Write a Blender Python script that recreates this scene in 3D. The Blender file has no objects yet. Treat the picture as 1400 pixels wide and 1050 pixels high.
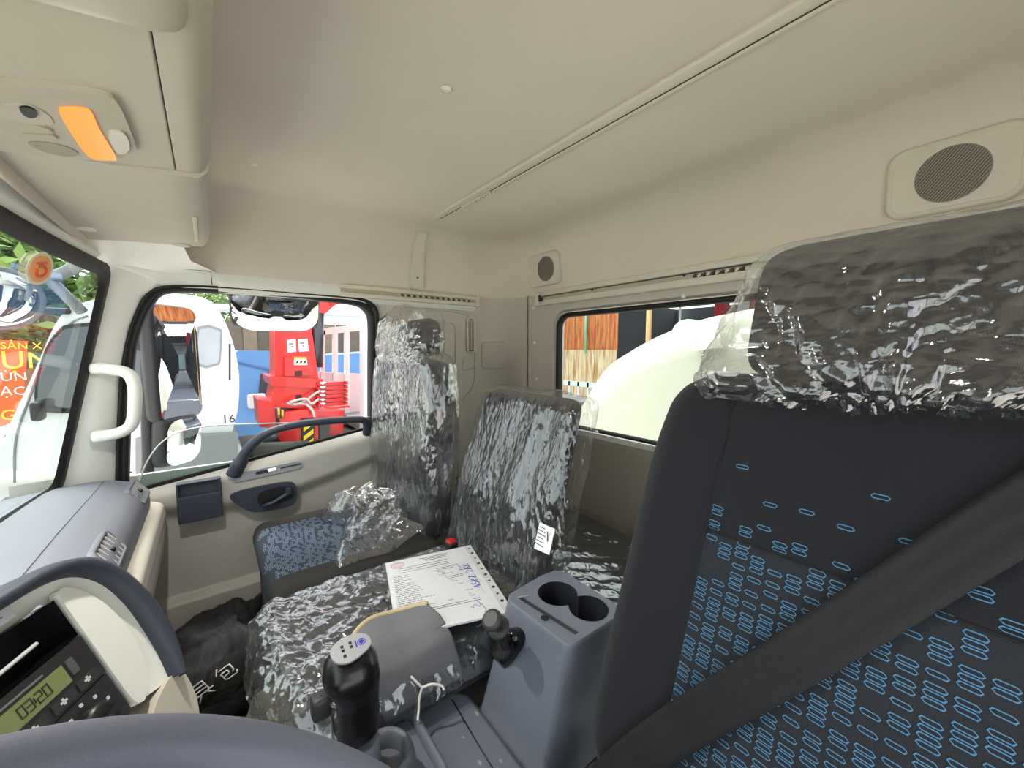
import bpy, bmesh, math, random
from mathutils import Vector, Matrix, noise
import numpy as np
random.seed(7)
sc = bpy.context.scene
PI = math.pi
# ------------------------------------------------------------------ camera
# X = towards the passenger door, Y = towards the windscreen, Z = up; cab floor at z = 0
F_PX = 540.0
YAW = math.radians(-37.5); PITCH = math.atan(-47/540)
CAM = Vector((0, 0, 1.1))
FW = Vector((math.cos(YAW)*math.cos(PITCH), math.sin(YAW)*math.cos(PITCH), math.sin(PITCH)))
RT = FW.cross(Vector((0, 0, 1))).normalized(); UP = RT.cross(FW)
cd = bpy.data.cameras.new('camera'); cam = bpy.data.objects.new('camera', cd); sc.collection.objects.link(cam)
cd.sensor_fit = 'HORIZONTAL'; cd.sensor_width = 36; cd.lens = 36*F_PX/1400; cd.clip_start = 0.01; cd.clip_end = 400
cam.matrix_world = Matrix(((RT.x, UP.x, -FW.x, CAM.x), (RT.y, UP.y, -FW.y, CAM.y), (RT.z, UP.z, -FW.z, CAM.z), (0, 0, 0, 1)))
sc.camera = cam
# ------------------------------------------------------------------ sky, sun, exposure
w = bpy.data.worlds.new('sky'); sc.world = w; w.use_nodes = True
bg = w.node_tree.nodes['Background']; bg.inputs[0].default_value = (0.93, 0.96, 1.0, 1); bg.inputs[1].default_value = 1.0
sd = bpy.data.lights.new('sun', 'SUN'); sd.energy = 3.2; sd.angle = math.radians(25); sd.color = (1, .96, .9)
so = bpy.data.objects.new('sun', sd); sc.collection.objects.link(so); so.rotation_euler = Vector((-.35, -.12, -.93)).to_track_quat('-Z', 'Y').to_euler()
vs = sc.view_settings; vs.view_transform = 'Standard'; vs.look = 'None'; vs.gamma = 1; vs.exposure = 1.45; vs.use_curve_mapping = False
sc.cycles.max_bounces = 10; sc.cycles.transparent_max_bounces = 24; sc.cycles.diffuse_bounces = 6
sc.cycles.caustics_reflective = False; sc.cycles.caustics_refractive = False

# ------------------------------------------------------------------ helpers
def onX(u, v, x):
    r = FW + RT*((u-700)/F_PX) - UP*((v-525)/F_PX); return CAM + r*((x-CAM.x)/r.x)
def onY(u, v, y):
    r = FW + RT*((u-700)/F_PX) - UP*((v-525)/F_PX); return CAM + r*((y-CAM.y)/r.y)
def onZ(u, v, z):
    r = FW + RT*((u-700)/F_PX) - UP*((v-525)/F_PX); return CAM + r*((z-CAM.z)/r.z)
def lin(c):
    return tuple(((x/255)/12.92 if x/255 <= .04045 else ((x/255+.055)/1.055)**2.4) for x in c)
MATS = {}
def M(name, col, rough=.5, metal=0., bump=None, var=None, spec=.5, coat=0., emit=None):
    """procedural principled material; bump=(scale, strength), var=(scale, amount)"""
    if name in MATS: return MATS[name]
    m = bpy.data.materials.new(name); m.use_nodes = True; MATS[name] = m
    nt = m.node_tree; b = nt.nodes['Principled BSDF']
    c = lin(col) + (1,)
    b.inputs['Base Color'].default_value = c; b.inputs['Roughness'].default_value = rough
    b.inputs['Metallic'].default_value = metal; b.inputs['Specular IOR Level'].default_value = spec
    b.inputs['Coat Weight'].default_value = coat
    if emit:
        b.inputs['Emission Color'].default_value = lin(emit[0])+(1,); b.inputs['Emission Strength'].default_value = emit[1]
    tc = nt.nodes.new('ShaderNodeTexCoord')
    sc_, am = var or (14, .06)
    n = nt.nodes.new('ShaderNodeTexNoise'); n.inputs['Scale'].default_value = sc_; n.inputs['Detail'].default_value = 5
    nt.links.new(tc.outputs['Object'], n.inputs['Vector'])
    mx = nt.nodes.new('ShaderNodeMix'); mx.data_type = 'RGBA'
    mx.inputs[6].default_value = tuple(x*(1-am) for x in c[:3])+(1,); mx.inputs[7].default_value = tuple(min(1, x*(1+am)) for x in c[:3])+(1,)
    nt.links.new(n.outputs['Fac'], mx.inputs[0]); nt.links.new(mx.outputs[2], b.inputs['Base Color'])
    if bump:
        n2 = nt.nodes.new('ShaderNodeTexNoise'); n2.inputs['Scale'].default_value = bump[0]; n2.inputs['Detail'].default_value = 3
        nt.links.new(tc.outputs['Object'], n2.inputs['Vector'])
        bp = nt.nodes.new('ShaderNodeBump'); bp.inputs['Strength'].default_value = bump[1]; bp.inputs['Distance'].default_value = .002
        nt.links.new(n2.outputs['Fac'], bp.inputs['Height']); nt.links.new(bp.outputs[0], b.inputs['Normal'])
    return m
def M_weave(name, col, scale, strength, rough=.9, am=.10, sheen=0.):
    """woven cloth: two crossed waves for relief and a little colour"""
    m = M(name, col, rough, spec=.2, var=(6, .05)); nt = m.node_tree; b = nt.nodes['Principled BSDF']
    tc = nt.nodes['Texture Coordinate']
    b.inputs['Sheen Weight'].default_value = sheen; b.inputs['Sheen Roughness'].default_value = .45
    hs = []
    for rot in ((0.3, .2, .785), (.5, .9, -.785)):
        mp = nt.nodes.new('ShaderNodeMapping'); mp.inputs['Rotation'].default_value = rot
        wv = nt.nodes.new('ShaderNodeTexWave'); wv.inputs['Scale'].default_value = scale; wv.inputs['Distortion'].default_value = .4
        nt.links.new(tc.outputs['Object'], mp.inputs[0]); nt.links.new(mp.outputs[0], wv.inputs[0]); hs.append(wv)
    mu = nt.nodes.new('ShaderNodeMath'); mu.operation = 'MULTIPLY'
    nt.links.new(hs[0].outputs['Fac'], mu.inputs[0]); nt.links.new(hs[1].outputs['Fac'], mu.inputs[1])
    bp = nt.nodes.new('ShaderNodeBump'); bp.inputs['Strength'].default_value = strength; bp.inputs['Distance'].default_value = .001
    nt.links.new(mu.outputs[0], bp.inputs['Height']); nt.links.new(bp.outputs[0], b.inputs['Normal'])
    src = b.inputs['Base Color'].links[0].from_socket
    mx = nt.nodes.new('ShaderNodeMix'); mx.data_type = 'RGBA'; mx.blend_type = 'MULTIPLY'; mx.inputs[0].default_value = 1
    cr = nt.nodes.new('ShaderNodeMapRange'); cr.inputs[3].default_value = 1-am; cr.inputs[4].default_value = 1+am
    nt.links.new(mu.outputs[0], cr.inputs[0]); nt.links.new(src, mx.inputs[6]); nt.links.new(cr.outputs[0], mx.inputs[7])
    nt.links.new(mx.outputs[2], b.inputs['Base Color'])
    return m
def M_glass(name, tint=(240, 250, 245), base=.03):
    m = bpy.data.materials.new(name); m.use_nodes = True; MATS[name] = m; nt = m.node_tree; nt.nodes.clear()
    o = nt.nodes.new('ShaderNodeOutputMaterial'); mx = nt.nodes.new('ShaderNodeMixShader')
    t = nt.nodes.new('ShaderNodeBsdfTransparent'); t.inputs[0].default_value = lin(tint)+(1,)
    g = nt.nodes.new('ShaderNodeBsdfGlossy'); g.inputs['Roughness'].default_value = .02
    fr = nt.nodes.new('ShaderNodeFresnel'); fr.inputs[0].default_value = 1.33
    ad = nt.nodes.new('ShaderNodeMath'); ad.operation = 'MULTIPLY'; ad.inputs[1].default_value = base/.03
    nt.links.new(fr.outputs[0], ad.inputs[0])
    nt.links.new(ad.outputs[0], mx.inputs[0]); nt.links.new(t.outputs[0], mx.inputs[1]); nt.links.new(g.outputs[0], mx.inputs[2])
    nt.links.new(mx.outputs[0], o.inputs[0]); return m
def M_film(name, milk_glint=.06, gloss=.2, scale=26, bstr=.8, rough=.14, stretch=(1, 1, .35), tint=(235, 238, 240)):
    """thin crumpled clear polythene: clear + glossy + a little milkiness that doubles as painted glints"""
    m = bpy.data.materials.new(name); m.use_nodes = True; MATS[name] = m; nt = m.node_tree; nt.nodes.clear()
    N = nt.nodes.new; L = nt.links.new
    o = N('ShaderNodeOutputMaterial'); t = N('ShaderNodeBsdfTransparent'); g = N('ShaderNodeBsdfGlossy'); g.inputs['Roughness'].default_value = rough
    t.inputs[0].default_value = (.97, .97, .97, 1)
    d = N('ShaderNodeBsdfDiffuse'); d.inputs[0].default_value = lin(tint)+(1,)
    tl = N('ShaderNodeBsdfTranslucent'); tl.inputs[0].default_value = lin(tint)+(1,)
    md = N('ShaderNodeMixShader'); md.inputs[0].default_value = .4; L(d.outputs[0], md.inputs[1]); L(tl.outputs[0], md.inputs[2])
    tc = N('ShaderNodeTexCoord'); mp = N('ShaderNodeMapping'); mp.inputs['Scale'].default_value = stretch; L(tc.outputs['Object'], mp.inputs[0])
    n1 = N('ShaderNodeTexNoise'); n1.noise_type = 'RIDGED_MULTIFRACTAL'; n1.inputs['Scale'].default_value = scale; n1.inputs['Detail'].default_value = 3; n1.inputs['Distortion'].default_value = 1.2
    L(mp.outputs[0], n1.inputs['Vector'])
    v = N('ShaderNodeTexVoronoi'); v.feature = 'F1'; v.inputs['Scale'].default_value = scale*1.6; L(mp.outputs[0], v.inputs['Vector'])
    ad = N('ShaderNodeMath'); ad.operation = 'ADD'; L(n1.outputs['Fac'], ad.inputs[0]); L(v.outputs['Distance'], ad.inputs[1])
    bp = N('ShaderNodeBump'); bp.inputs['Strength'].default_value = bstr; bp.inputs['Distance'].default_value = .0025; L(ad.outputs[0], bp.inputs['Height'])
    for s in (g, d, tl): L(bp.outputs[0], s.inputs['Normal'])
    lw = N('ShaderNodeLayerWeight'); lw.inputs[0].default_value = .35; L(bp.outputs[0], lw.inputs['Normal'])
    mr = N('ShaderNodeMapRange'); mr.inputs[3].default_value = gloss*.55; mr.inputs[4].default_value = min(.95, gloss*2.6); L(lw.outputs['Facing'], mr.inputs[0])
    m1 = N('ShaderNodeMixShader'); L(mr.outputs[0], m1.inputs[0]); L(t.outputs[0], m1.inputs[1]); L(g.outputs[0], m1.inputs[2])
    # creases are milkier than the flats; their white also paints in glints
    cr = N('ShaderNodeMapRange'); cr.inputs[1].default_value = .2; cr.inputs[2].default_value = .75; cr.inputs[3].default_value = milk_glint*.2; cr.inputs[4].default_value = min(1, milk_glint*3.2); L(n1.outputs['Fac'], cr.inputs[0])
    m2 = N('ShaderNodeMixShader'); L(cr.outputs[0], m2.inputs[0]); L(m1.outputs[0], m2.inputs[1]); L(md.outputs[0], m2.inputs[2])
    L(m2.outputs[0], o.inputs[0]); return m

COL = sc.collection
class MB:
    """collects shapes, builds ONE mesh object"""
    def __init__(s): s.v = []; s.f = []; s.sm = []; s.mi = []; s.cur = 0
    def add(s, vs_, fs, smooth=False):
        o = len(s.v); s.v += [tuple(p) for p in vs_]
        for f in fs: s.f.append(tuple(i+o for i in f)); s.sm.append(smooth); s.mi.append(s.cur)
        return s
    def box(s, c, size, rot=None, smooth=False):
        x, y, z = (k/2 for k in size)
        P = [Vector((a*x, b*y, d*z)) for d in (-1, 1) for b in (-1, 1) for a in (-1, 1)]
        if rot is not None: P = [rot @ p for p in P]
        c = Vector(c)
        return s.add([p+c for p in P], [(0, 2, 3, 1), (4, 5, 7, 6), (0, 1, 5, 4), (2, 6, 7, 3), (0, 4, 6, 2), (1, 3, 7, 5)], smooth)
    def bar(s, a, b, wd, ht, upv=(0, 0, 1)):
        a = Vector(a); b = Vector(b); d = (b-a); L = d.length; d.normalize()
        sd_ = d.cross(Vector(upv)).normalized(); u = sd_.cross(d)
        return s.box((a+b)/2, (L, wd, ht), Matrix((d, sd_, u)).transposed())
    def rblock(s, c, size, r, n=(8, 8, 8), fn=None, rot=None, smooth=True):
        """rounded block with a dense grid; fn(p) deforms the local point"""
        hx, hy, hz = (k/2 for k in size); r = min(r, hx, hy, hz); c = Vector(c); key = {}; vs_ = []; fs = []
        def vid(q):
            k = (round(q[0], 6), round(q[1], 6), round(q[2], 6))
            if k in key: return key[k]
            p = Vector(q); inner = Vector((max(-hx+r, min(hx-r, p.x)), max(-hy+r, min(hy-r, p.y)), max(-hz+r, min(hz-r, p.z))))
            d = p-inner
            if d.length > 1e-9:
                if r > 0: p = inner + d.normalized()*r
            if fn: p = Vector(fn(p))
            if rot is not None: p = rot @ p
            key[k] = len(vs_); vs_.append(p+c); return key[k]
        def lin_(h, m):
            # extra samples in the rounded margins
            L = []; k = max(2, m//5)
            for i in range(k): L.append(-h + r*(1-math.cos(PI/2*i/k)))
            mm = max(1, m-2*k)
            for i in range(mm+1): L.append(-h+r+(2*h-2*r)*i/mm)
            for i in range(k-1, -1, -1): L.append(h - r*(1-math.cos(PI/2*i/k)))
            out = []
            for t in L:
                if not out or abs(t-out[-1]) > 1e-7: out.append(t)
            return out
        X_, Y_, Z_ = lin_(hx, n[0]), lin_(hy, n[1]), lin_(hz, n[2])
        def face(A, B, mk, flip):
            for i in range(len(A)-1):
                for j in range(len(B)-1):
                    q = [vid(mk(A[i], B[j])), vid(mk(A[i+1], B[j])), vid(mk(A[i+1], B[j+1])), vid(mk(A[i], B[j+1]))]
                    if len(set(q)) < 3: continue
                    fs.append(tuple(reversed(q)) if flip else tuple(q))
        face(X_, Y_, lambda a, b: (a, b, hz), False); face(X_, Y_, lambda a, b: (a, b, -hz), True)
        face(X_, Z_, lambda a, b: (a, -hy, b), False); face(X_, Z_, lambda a, b: (a, hy, b), True)
        face(Y_, Z_, lambda a, b: (hx, a, b), False); face(Y_, Z_, lambda a, b: (-hx, a, b), True)
        return s.add(vs_, fs, smooth)
    def tube(s, path, r, seg=10, closed=False, cap=True, flat=1., upv=None):
        P = [Vector(p) for p in path]; n = len(P); vs_ = []; fs = []; prev = None
        for i, p in enumerate(P):
            if closed: t = P[(i+1) % n]-P[i-1]
            else: t = P[min(i+1, n-1)]-P[max(i-1, 0)]
            t.normalize()
            if upv is not None: a = Vector(upv)
            elif prev is None: a = Vector((0, 0, 1)) if abs(t.z) < .9 else Vector((1, 0, 0))
            else: a = prev
            sdv = t.cross(a).normalized(); u = sdv.cross(t).normalized(); prev = u
            rr = r[i] if isinstance(r, (list, tuple)) else r
            for k in range(seg):
                b = 2*PI*k/seg; vs_.append(p + sdv*(math.cos(b)*rr) + u*(math.sin(b)*rr*flat))
        m = n if closed else n-1
        for i in range(m):
            for k in range(seg):
                a = i*seg+k; b = i*seg+(k+1) % seg; c = ((i+1) % n)*seg+(k+1) % seg; d = ((i+1) % n)*seg+k
                fs.append((a, b, c, d))
        if cap and not closed:
            fs.append(tuple(range(seg-1, -1, -1))); fs.append(tuple((n-1)*seg+k for k in range(seg)))
        return s.add(vs_, fs, True)
    def ext(s, poly, o, ex, ey, depth, smooth=False, off=0.):
        """polygon in the plane (o, ex, ey) extruded by depth along ex x ey, starting at off"""
        o = Vector(o); ex = Vector(ex); ey = Vector(ey); nz = ex.cross(ey).normalized(); n = len(poly)
        a = [o+ex*x+ey*y+nz*off for x, y in poly]; b = [p+nz*depth for p in a]
        fs = [tuple(range(n-1, -1, -1)), tuple(range(n, 2*n))]
        s.add(a+b, fs, False)
        s.add(a+b, [(i, (i+1) % n, n+(i+1) % n, n+i) for i in range(n)], smooth)
        return s
    def loft(s, curves, closed=False, smooth=True, thick=None):
        """quads between successive curves of equal length"""
        n = len(curves[0]); vs_ = [Vector(p) for c in curves for p in c]; fs = []
        for i in range(len(curves)-1):
            for k in range(n if closed else n-1):
                fs.append((i*n+k, i*n+(k+1) % n, (i+1)*n+(k+1) % n, (i+1)*n+k))
        return s.add(vs_, fs, smooth)
    def grid(s, fn, nu, nv, smooth=True):
        return s.loft([[fn(i/nu, j/nv) for j in range(nv+1)] for i in range(nu+1)], smooth=smooth)
    def lathe(s, prof, o, ax=(0, 0, 1), seg=24, cap=True):
        o = Vector(o); ax = Vector(ax).normalized(); a = Vector((1, 0, 0)) if abs(ax.x) < .9 else Vector((0, 1, 0))
        u = ax.cross(a).normalized(); v = ax.cross(u)
        cs = [[o+ax*h+u*(math.cos(2*PI*k/seg)*r)+v*(math.sin(2*PI*k/seg)*r) for k in range(seg)] for r, h in prof]
        s.loft(cs, closed=True)
        if cap:
            s.add(cs[0], [tuple(range(seg))]); s.add(cs[-1], [tuple(range(seg-1, -1, -1))])
        return s
    def build(s, name, mat, parent=None, bevel=None, solid=None, normals=True):
        me = bpy.data.meshes.new(name); me.from_pydata(s.v, [], s.f)
        me.polygons.foreach_set('use_smooth', s.sm)
        mats = mat if isinstance(mat, (list, tuple)) else [mat]
        for m in mats: me.materials.append(m)
        if len(mats) > 1: me.polygons.foreach_set('material_index', s.mi)
        me.update()
        if normals:
            bm = bmesh.new(); bm.from_mesh(me)
            bmesh.ops.recalc_face_normals(bm, faces=bm.faces); bm.to_mesh(me); bm.free()
        o = bpy.data.objects.new(name, me); COL.objects.link(o)
        if parent is not None: o.parent = parent; o.matrix_parent_inverse = parent.matrix_world.inverted() if False else Matrix.Identity(4)
        if solid:
            md = o.modifiers.new('solidify', 'SOLIDIFY'); md.thickness = solid; md.offset = 0
        if bevel:
            md = o.modifiers.new('bevel', 'BEVEL'); md.width = bevel; md.segments = 3; md.limit_method = 'ANGLE'; md.angle_limit = math.radians(35)
            md.harden_normals = False
        return o
def tag(o, label, cat, group=None, kind=None):
    o['label'] = label; o['category'] = cat
    if group: o['group'] = group
    if kind: o['kind'] = kind
    return o
def struct(o, label=None, cat=None):
    o['kind'] = 'structure'
    if label: o['label'] = label
    if cat: o['category'] = cat
    return o
class Root:
    """an Empty at the base of a thing; parts keep world coordinates through local offset"""
def thing(name, loc, label, cat, group=None):
    o = bpy.data.objects.new(name, None); COL.objects.link(o); o.empty_display_size = .05
    o.location = loc; tag(o, label, cat, group); return o
def part(mb, name, mat, parent, **k):
    """build mb given in world coordinates as a child of parent (Empty or mesh)"""
    L = Vector((0, 0, 0)); p = parent
    while p is not None: L += p.location; p = p.parent
    o = mb.build(name, mat, None, **k); o.parent = parent; o.location = -L
    return o
def rrect(w_, h_, r, n=6, cx=0, cy=0):
    P = []
    for (sx, sy, a0) in ((1, 1, 0), (-1, 1, 90), (-1, -1, 180), (1, -1, 270)):
        for i in range(n+1):
            a = math.radians(a0+90*i/n); P.append((cx+sx*(w_/2-r)+r*math.cos(a), cy+sy*(h_/2-r)+r*math.sin(a)))
    return P
def smooth_poly(pts, n=6, closed=True):
    """Catmull-Rom through the points"""
    P = [Vector(p) for p in pts]; m = len(P); out = []
    rng = range(m) if closed else range(m-1)
    for i in rng:
        if closed: a, b, c, d = P[i-1], P[i], P[(i+1) % m], P[(i+2) % m]
        else: a, b, c, d = P[max(i-1, 0)], P[i], P[i+1], P[min(i+2, m-1)]
        for k in range(n):
            t = k/n
            out.append(.5*((2*b)+(c-a)*t+(2*a-5*b+4*c-d)*t*t+(3*b-a-3*c+d)*t**3))
    if not closed: out.append(P[-1])
    return out
def resample(poly, n, closed=True):
    P = [Vector(p) for p in poly]
    if closed: P = P+[P[0]]
    L = [0]
    for a, b in zip(P, P[1:]): L.append(L[-1]+(b-a).length)
    out = []; m = n if closed else n-1; j = 0
    for i in range(n):
        t = L[-1]*i/m
        while j < len(L)-2 and L[j+1] < t: j += 1
        k = (t-L[j])/max(1e-9, L[j+1]-L[j]); out.append(P[j].lerp(P[j+1], min(1, max(0, k))))
    return out
_CR = {}
def crumple(p, s=14., seed=0.):
    """faceted folds of thin sheet: warped triangle waves in random directions, about 0..1"""
    if seed not in _CR:
        R = random.Random(int(seed*10)+5); L = []
        for k in range(9):
            m = 1.45**k; d = Vector((R.gauss(0, 1), R.gauss(0, 1), R.gauss(0, 1))).normalized(); L.append((d, .42*m, R.random(), m**-.8))
        _CR[seed] = (L, sum(a for *_, a in L))
    L, tot = _CR[seed]; p = Vector(p); wv = noise.noise_vector(p*(s*.55)+Vector((seed, 0, 0)))
    q = (p+wv*(.45/s))*s; v = 0
    for d, f, ph, a in L:
        t = (q.dot(d)*f+ph) % 1.; v += a*abs(2*t-1)
    return v/tot*1.6-.3
def text_mesh(body, size, mat, name, parent, o, ex, ey, depth=.0006, off=.0006):
    """flat lettering lying on the plane (o, ex, ey)"""
    cu = bpy.data.curves.new(name, 'FONT'); cu.body = body; cu.size = size; cu.extrude = depth/2; cu.resolution_u = 2
    t = bpy.data.objects.new(name, cu); COL.objects.link(t)
    dg = bpy.context.evaluated_depsgraph_get(); me = bpy.data.meshes.new_from_object(t.evaluated_get(dg)); bpy.data.objects.remove(t)
    ex = Vector(ex).normalized(); ey = Vector(ey).normalized(); nz = ex.cross(ey); o = Vector(o)
    for v in me.vertices: v.co = o+ex*v.co.x+ey*v.co.y+nz*(v.co.z+off)
    me.materials.clear(); me.materials.append(mat)
    ob = bpy.data.objects.new(name, me); COL.objects.link(ob)
    if parent is not None:
        L = Vector((0, 0, 0)); p = parent
        while p is not None: L += p.location; p = p.parent
        ob.parent = parent; ob.location = -L
    return ob
# ------------------------------------------------------------------ materials
headliner = M_weave('headliner_cloth', (216, 207, 196), 260, .25, am=.05)
trimw = M('trim_off_white', (222, 223, 216), .55, bump=(900, .08))
trimg = M('trim_warm_grey', (190, 184, 172), .6, bump=(900, .12))
doorg = M('door_grey', (186, 183, 174), .6, bump=(900, .1))
doorlow = M('door_carpet_grey', (128, 124, 117), .85, bump=(500, .3))
beige = M('console_beige', (192, 184, 170), .6, bump=(900, .08))
sealb = M('rubber_black', (14, 13, 13), .65)
navy = M('navy_plastic', (52, 57, 70), .5, bump=(800, .12))
dashtop = M('dash_top', (108, 110, 119), .6, bump=(700, .15), var=(9, .08))
bezel = M('bezel_cream', (232, 233, 225), .5, bump=(900, .05))
darkp = M('dark_console', (108, 113, 126), .5, bump=(900, .2), var=(20, .08))
blackp = M('black_plastic', (20, 20, 22), .4)
blackg = M('black_gloss', (12, 12, 13), .18)
seatf = M_weave('seat_cloth', (34, 36, 41), 420, .35, am=.22, sheen=.16)
seatf2 = M_weave('seat_side_cloth', (58, 56, 55), 420, .35, am=.15)
seatfl = M_weave('seat_panel_cloth', (44, 47, 53), 420, .35, am=.22, sheen=.10)
motif = M('motif_blue', (72, 122, 160), .8)
motif2 = M('motif_pale_blue', (134, 156, 182), .8)
beltm = M_weave('belt_webbing', (40, 40, 43), 330, .4, rough=.6, am=.3)
carpet = M('floor_carpet', (150, 146, 132), .95, bump=(260, .8), var=(60, .25))
carpetd = M('dark_carpet', (104, 102, 94), .95, bump=(260, .8), var=(90, .3))
chrome = M('chrome', (220, 222, 225), .12, 1.)
mirrorm = M('mirror_glass', (235, 238, 240), .0, 1., var=(1, .0))
glass = M_glass('clear_glass', base=.006); glassd = M_glass('side_glass', (205, 216, 212))
film = M_film('clear_polythene', .11, .20, 50, .8, rough=.09, tint=(222, 230, 238))
film2 = M_film('clear_polythene_sheet', .16, .24, 30, .9, stretch=(1, 1, 1))
white = M('white_paper', (248, 249, 254), .7)
ink = M('ink_grey', (70, 72, 84), .8)
inkb = M('ink_blue', (50, 80, 200), .7)
inkr = M('ink_pink', (226, 130, 150), .7)
amber = M('amber_lens', (255, 150, 50), .25, emit=((255, 140, 60), .28))
redp = M('red_plastic', (190, 30, 40), .4)

# ================================================================== THE CAB SHELL
XL, XR, YB = -.40, 1.75, -1.30
XC = (XL+XR)/2
def U(poly, x=0.): return [Vector((x, a, b)) for a, b in poly]
# floor and engine tunnel
struct(MB().box((XC, -.42, -.02), (2.16, 1.9, .04)).build('floor', carpet))
tun = MB().rblock((.69, -.66, .18), (.62, 1.28, .37), .05, (8, 10, 6))
o = part(tun, 'floor_tunnel', carpetd, bpy.data.objects['floor'])
# headliner: rounded box, cove round the top
def rr3(x0, x1, y0, y1, r, z, n=10):
    return [Vector((a, b, z)) for a, b in rrect(x1-x0, y1-y0, max(r, .02), n, (x0+x1)/2, (y0+y1)/2)]
hl = MB(); rings = []
prof = [(0, 1.365), (.003, 1.39), (.010, 1.44), (.022, 1.49)]
for k in range(9):
    a = PI/2*k/8; prof.append((.022+.12*(1-math.cos(a)), 1.505+.125*math.sin(a)))
prof += [(.22, 1.638), (.36, 1.645), (.58, 1.648)]
for ins, z in prof:
    rings.append(rr3(XL+ins, XR-.01-ins, YB+ins, .24-ins, .20-ins*.6, z))
hl.loft(rings, closed=True); hl.add(rings[-1], [tuple(range(len(rings[-1])))])
ceil = struct(hl.build('ceiling', headliner))
# little round clips on the ceiling
for (u, v) in ((610, 122), (347, 224)):
    p = onZ(u, v, 1.645); part(MB().lathe([(.011, 0), (.011, .004), (.006, .006)], (p.x, p.y, p.z+.002), (0, 0, -1), 16), 'ceiling_clip', trimw, ceil)
# rear wall with the window opening
WX0, WX1, WZ0, WZ1 = 0.0, 1.345, .752, 1.252
def ringpanel(mb, outer, inner): return mb.loft([outer, inner], closed=True, smooth=False)
def hole_panel(hole, x0, x1, z0, z1, y, mb):
    cx, cz = (WX0+WX1)/2, (WZ0+WZ1)/2; out = []
    for p in hole:
        dx, dz = p.x-cx, p.z-cz
        k = min([(x1-cx)/dx if dx > 1e-6 else 9e9, (x0-cx)/dx if dx < -1e-6 else 9e9, (z1-cz)/dz if dz > 1e-6 else 9e9, (z0-cz)/dz if dz < -1e-6 else 9e9])
        out.append(Vector((cx+dx*k, y, cz+dz*k)))
    # make sure the corners are there: snap the nearest samples
    for c in ((x0, z0), (x0, z1), (x1, z0), (x1, z1)):
        q = min(out, key=lambda p: (p.x-c[0])**2+(p.z-c[1])**2); q.x, q.z = c
    mb.loft([out, hole], closed=True, smooth=False)
def rwin(g, y, r): return [Vector((a, y, b)) for a, b in rrect(WX1-WX0+2*g, WZ1-WZ0+2*g, r, 14, (WX0+WX1)/2, (WZ0+WZ1)/2)]
mb = MB(); h0 = rwin(.03, YB, .075)
hole_panel(resample(h0, 160), XL, 1.56, 0, 1.372, YB, mb)
mb.loft([rwin(.03, YB, .075), rwin(.022, YB-.012, .07), rwin(.018, YB-.06, .066)], closed=True)
# a lipped panel edge beside the corner
wr = struct(mb.build('wall_rear', trimg))
part(MB().box((1.555, YB-.002, .69), (.012, .012, 1.36)).box((1.58, YB+.001, .69), (.05, .006, 1.36)), 'panel_edge', trimg, wr)
for (u, v) in ((729, 421), (731, 469), (734, 519), (935, 405), (816, 591)):
    p = onY(u, v, YB); part(MB().lathe([(.009, 0), (.009, .003), (.005, .0055)], (p.x, YB, p.z), (0, 1, 0), 14), 'fastener', trimw, wr)
part(MB().bar((WX0-.05, YB+.008, .735), (WX1+.05, YB+.008, .735), .016, .022), 'window_ledge', trimw, wr)
# rear window: black rubber + pane
w2 = MB().loft([rwin(.018, YB-.018, .066), rwin(.014, YB-.006, .066), rwin(0, YB-.006, .055), rwin(-.004, YB-.03, .05)], closed=True).build('window_2', sealb)
struct(w2)
part(MB().add(rwin(0, YB-.026, .05), [tuple(range(60))]), 'pane', glass, w2)
# right side wall behind the door, turning round the corner
path = [(1.79, -.572), (1.75, -.578), (1.75, -.85), (1.75, -1.08)] + [(1.55+.20*math.cos(a), -1.10-.20*math.sin(a)) for a in [PI/2*k/10 for k in range(1, 11)]]
def wl(z, dx=0): return [Vector((a, b, z)) for a, b in path]
wr_ = struct(MB().loft([wl(0), wl(.5), wl(1.372)]).build('wall_right', trimg))
def wallrib(pts, r=.004, x=1.747):   # shallow moulded outline on the side wall
    return MB().tube([Vector((x, a, b)) for a, b in pts], r, 6)
part(wallrib(smooth_poly([(Vector((a, b, 0))) for a, b in ((-.78, 1.20), (-.80, 1.265), (-.86, 1.29), (-1.02, 1.285), (-1.09, 1.24), (-1.10, 1.05), (-1.09, .92), (-1.02, .84), (-.95, .82))], 5, False) and [(p.x, p.y) for p in smooth_poly([Vector((a, b, 0)) for a, b in ((-.78, 1.20), (-.80, 1.265), (-.86, 1.29), (-1.02, 1.285), (-1.09, 1.24), (-1.10, 1.05), (-1.09, .92), (-1.02, .84), (-.95, .82))], 5, False)], .006), 'moulding', trimg, wr_)
part(wallrib([(-.84, 1.0), (-.84, 1.22), (-.86, 1.235), (-.97, 1.23), (-.985, 1.21), (-.985, .95)], .003), 'moulding', trimg, wr_)
part(wallrib([(-1.03, 1.05), (-1.02, 1.0), (-1.08, 1.0), (-1.10, 1.03)], .003), 'moulding', trimg, wr_)
# square moulded patch in the corner curve
cp = [(1.55+.198*math.cos(a), -1.10-.198*math.sin(a)) for a in (.25, .5, .8)]
part(MB().tube([Vector((cp[2][0], cp[2][1], 1.14)), Vector((cp[0][0], cp[0][1], 1.14)), Vector((cp[0][0], cp[0][1]+.01, 1.12)), Vector((cp[0][0], cp[0][1]+.01, 1.02)), Vector((cp[0][0], cp[0][1], 1.0)), Vector((cp[2][0], cp[2][1], 1.0))], .003, 6), 'moulding', trimg, wr_)
# left wall behind the driver (door there stands open)
struct(MB().loft([[Vector((XL, -.62, z)), Vector((XL, YB, z))] for z in (0, 1.372)]).box((XL, -.02, 1.35), (.03, 1.2, .05)).box((XL, -.42, -.02), (.03, 1.7, .05)).build('wall_left', trimg))
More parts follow.
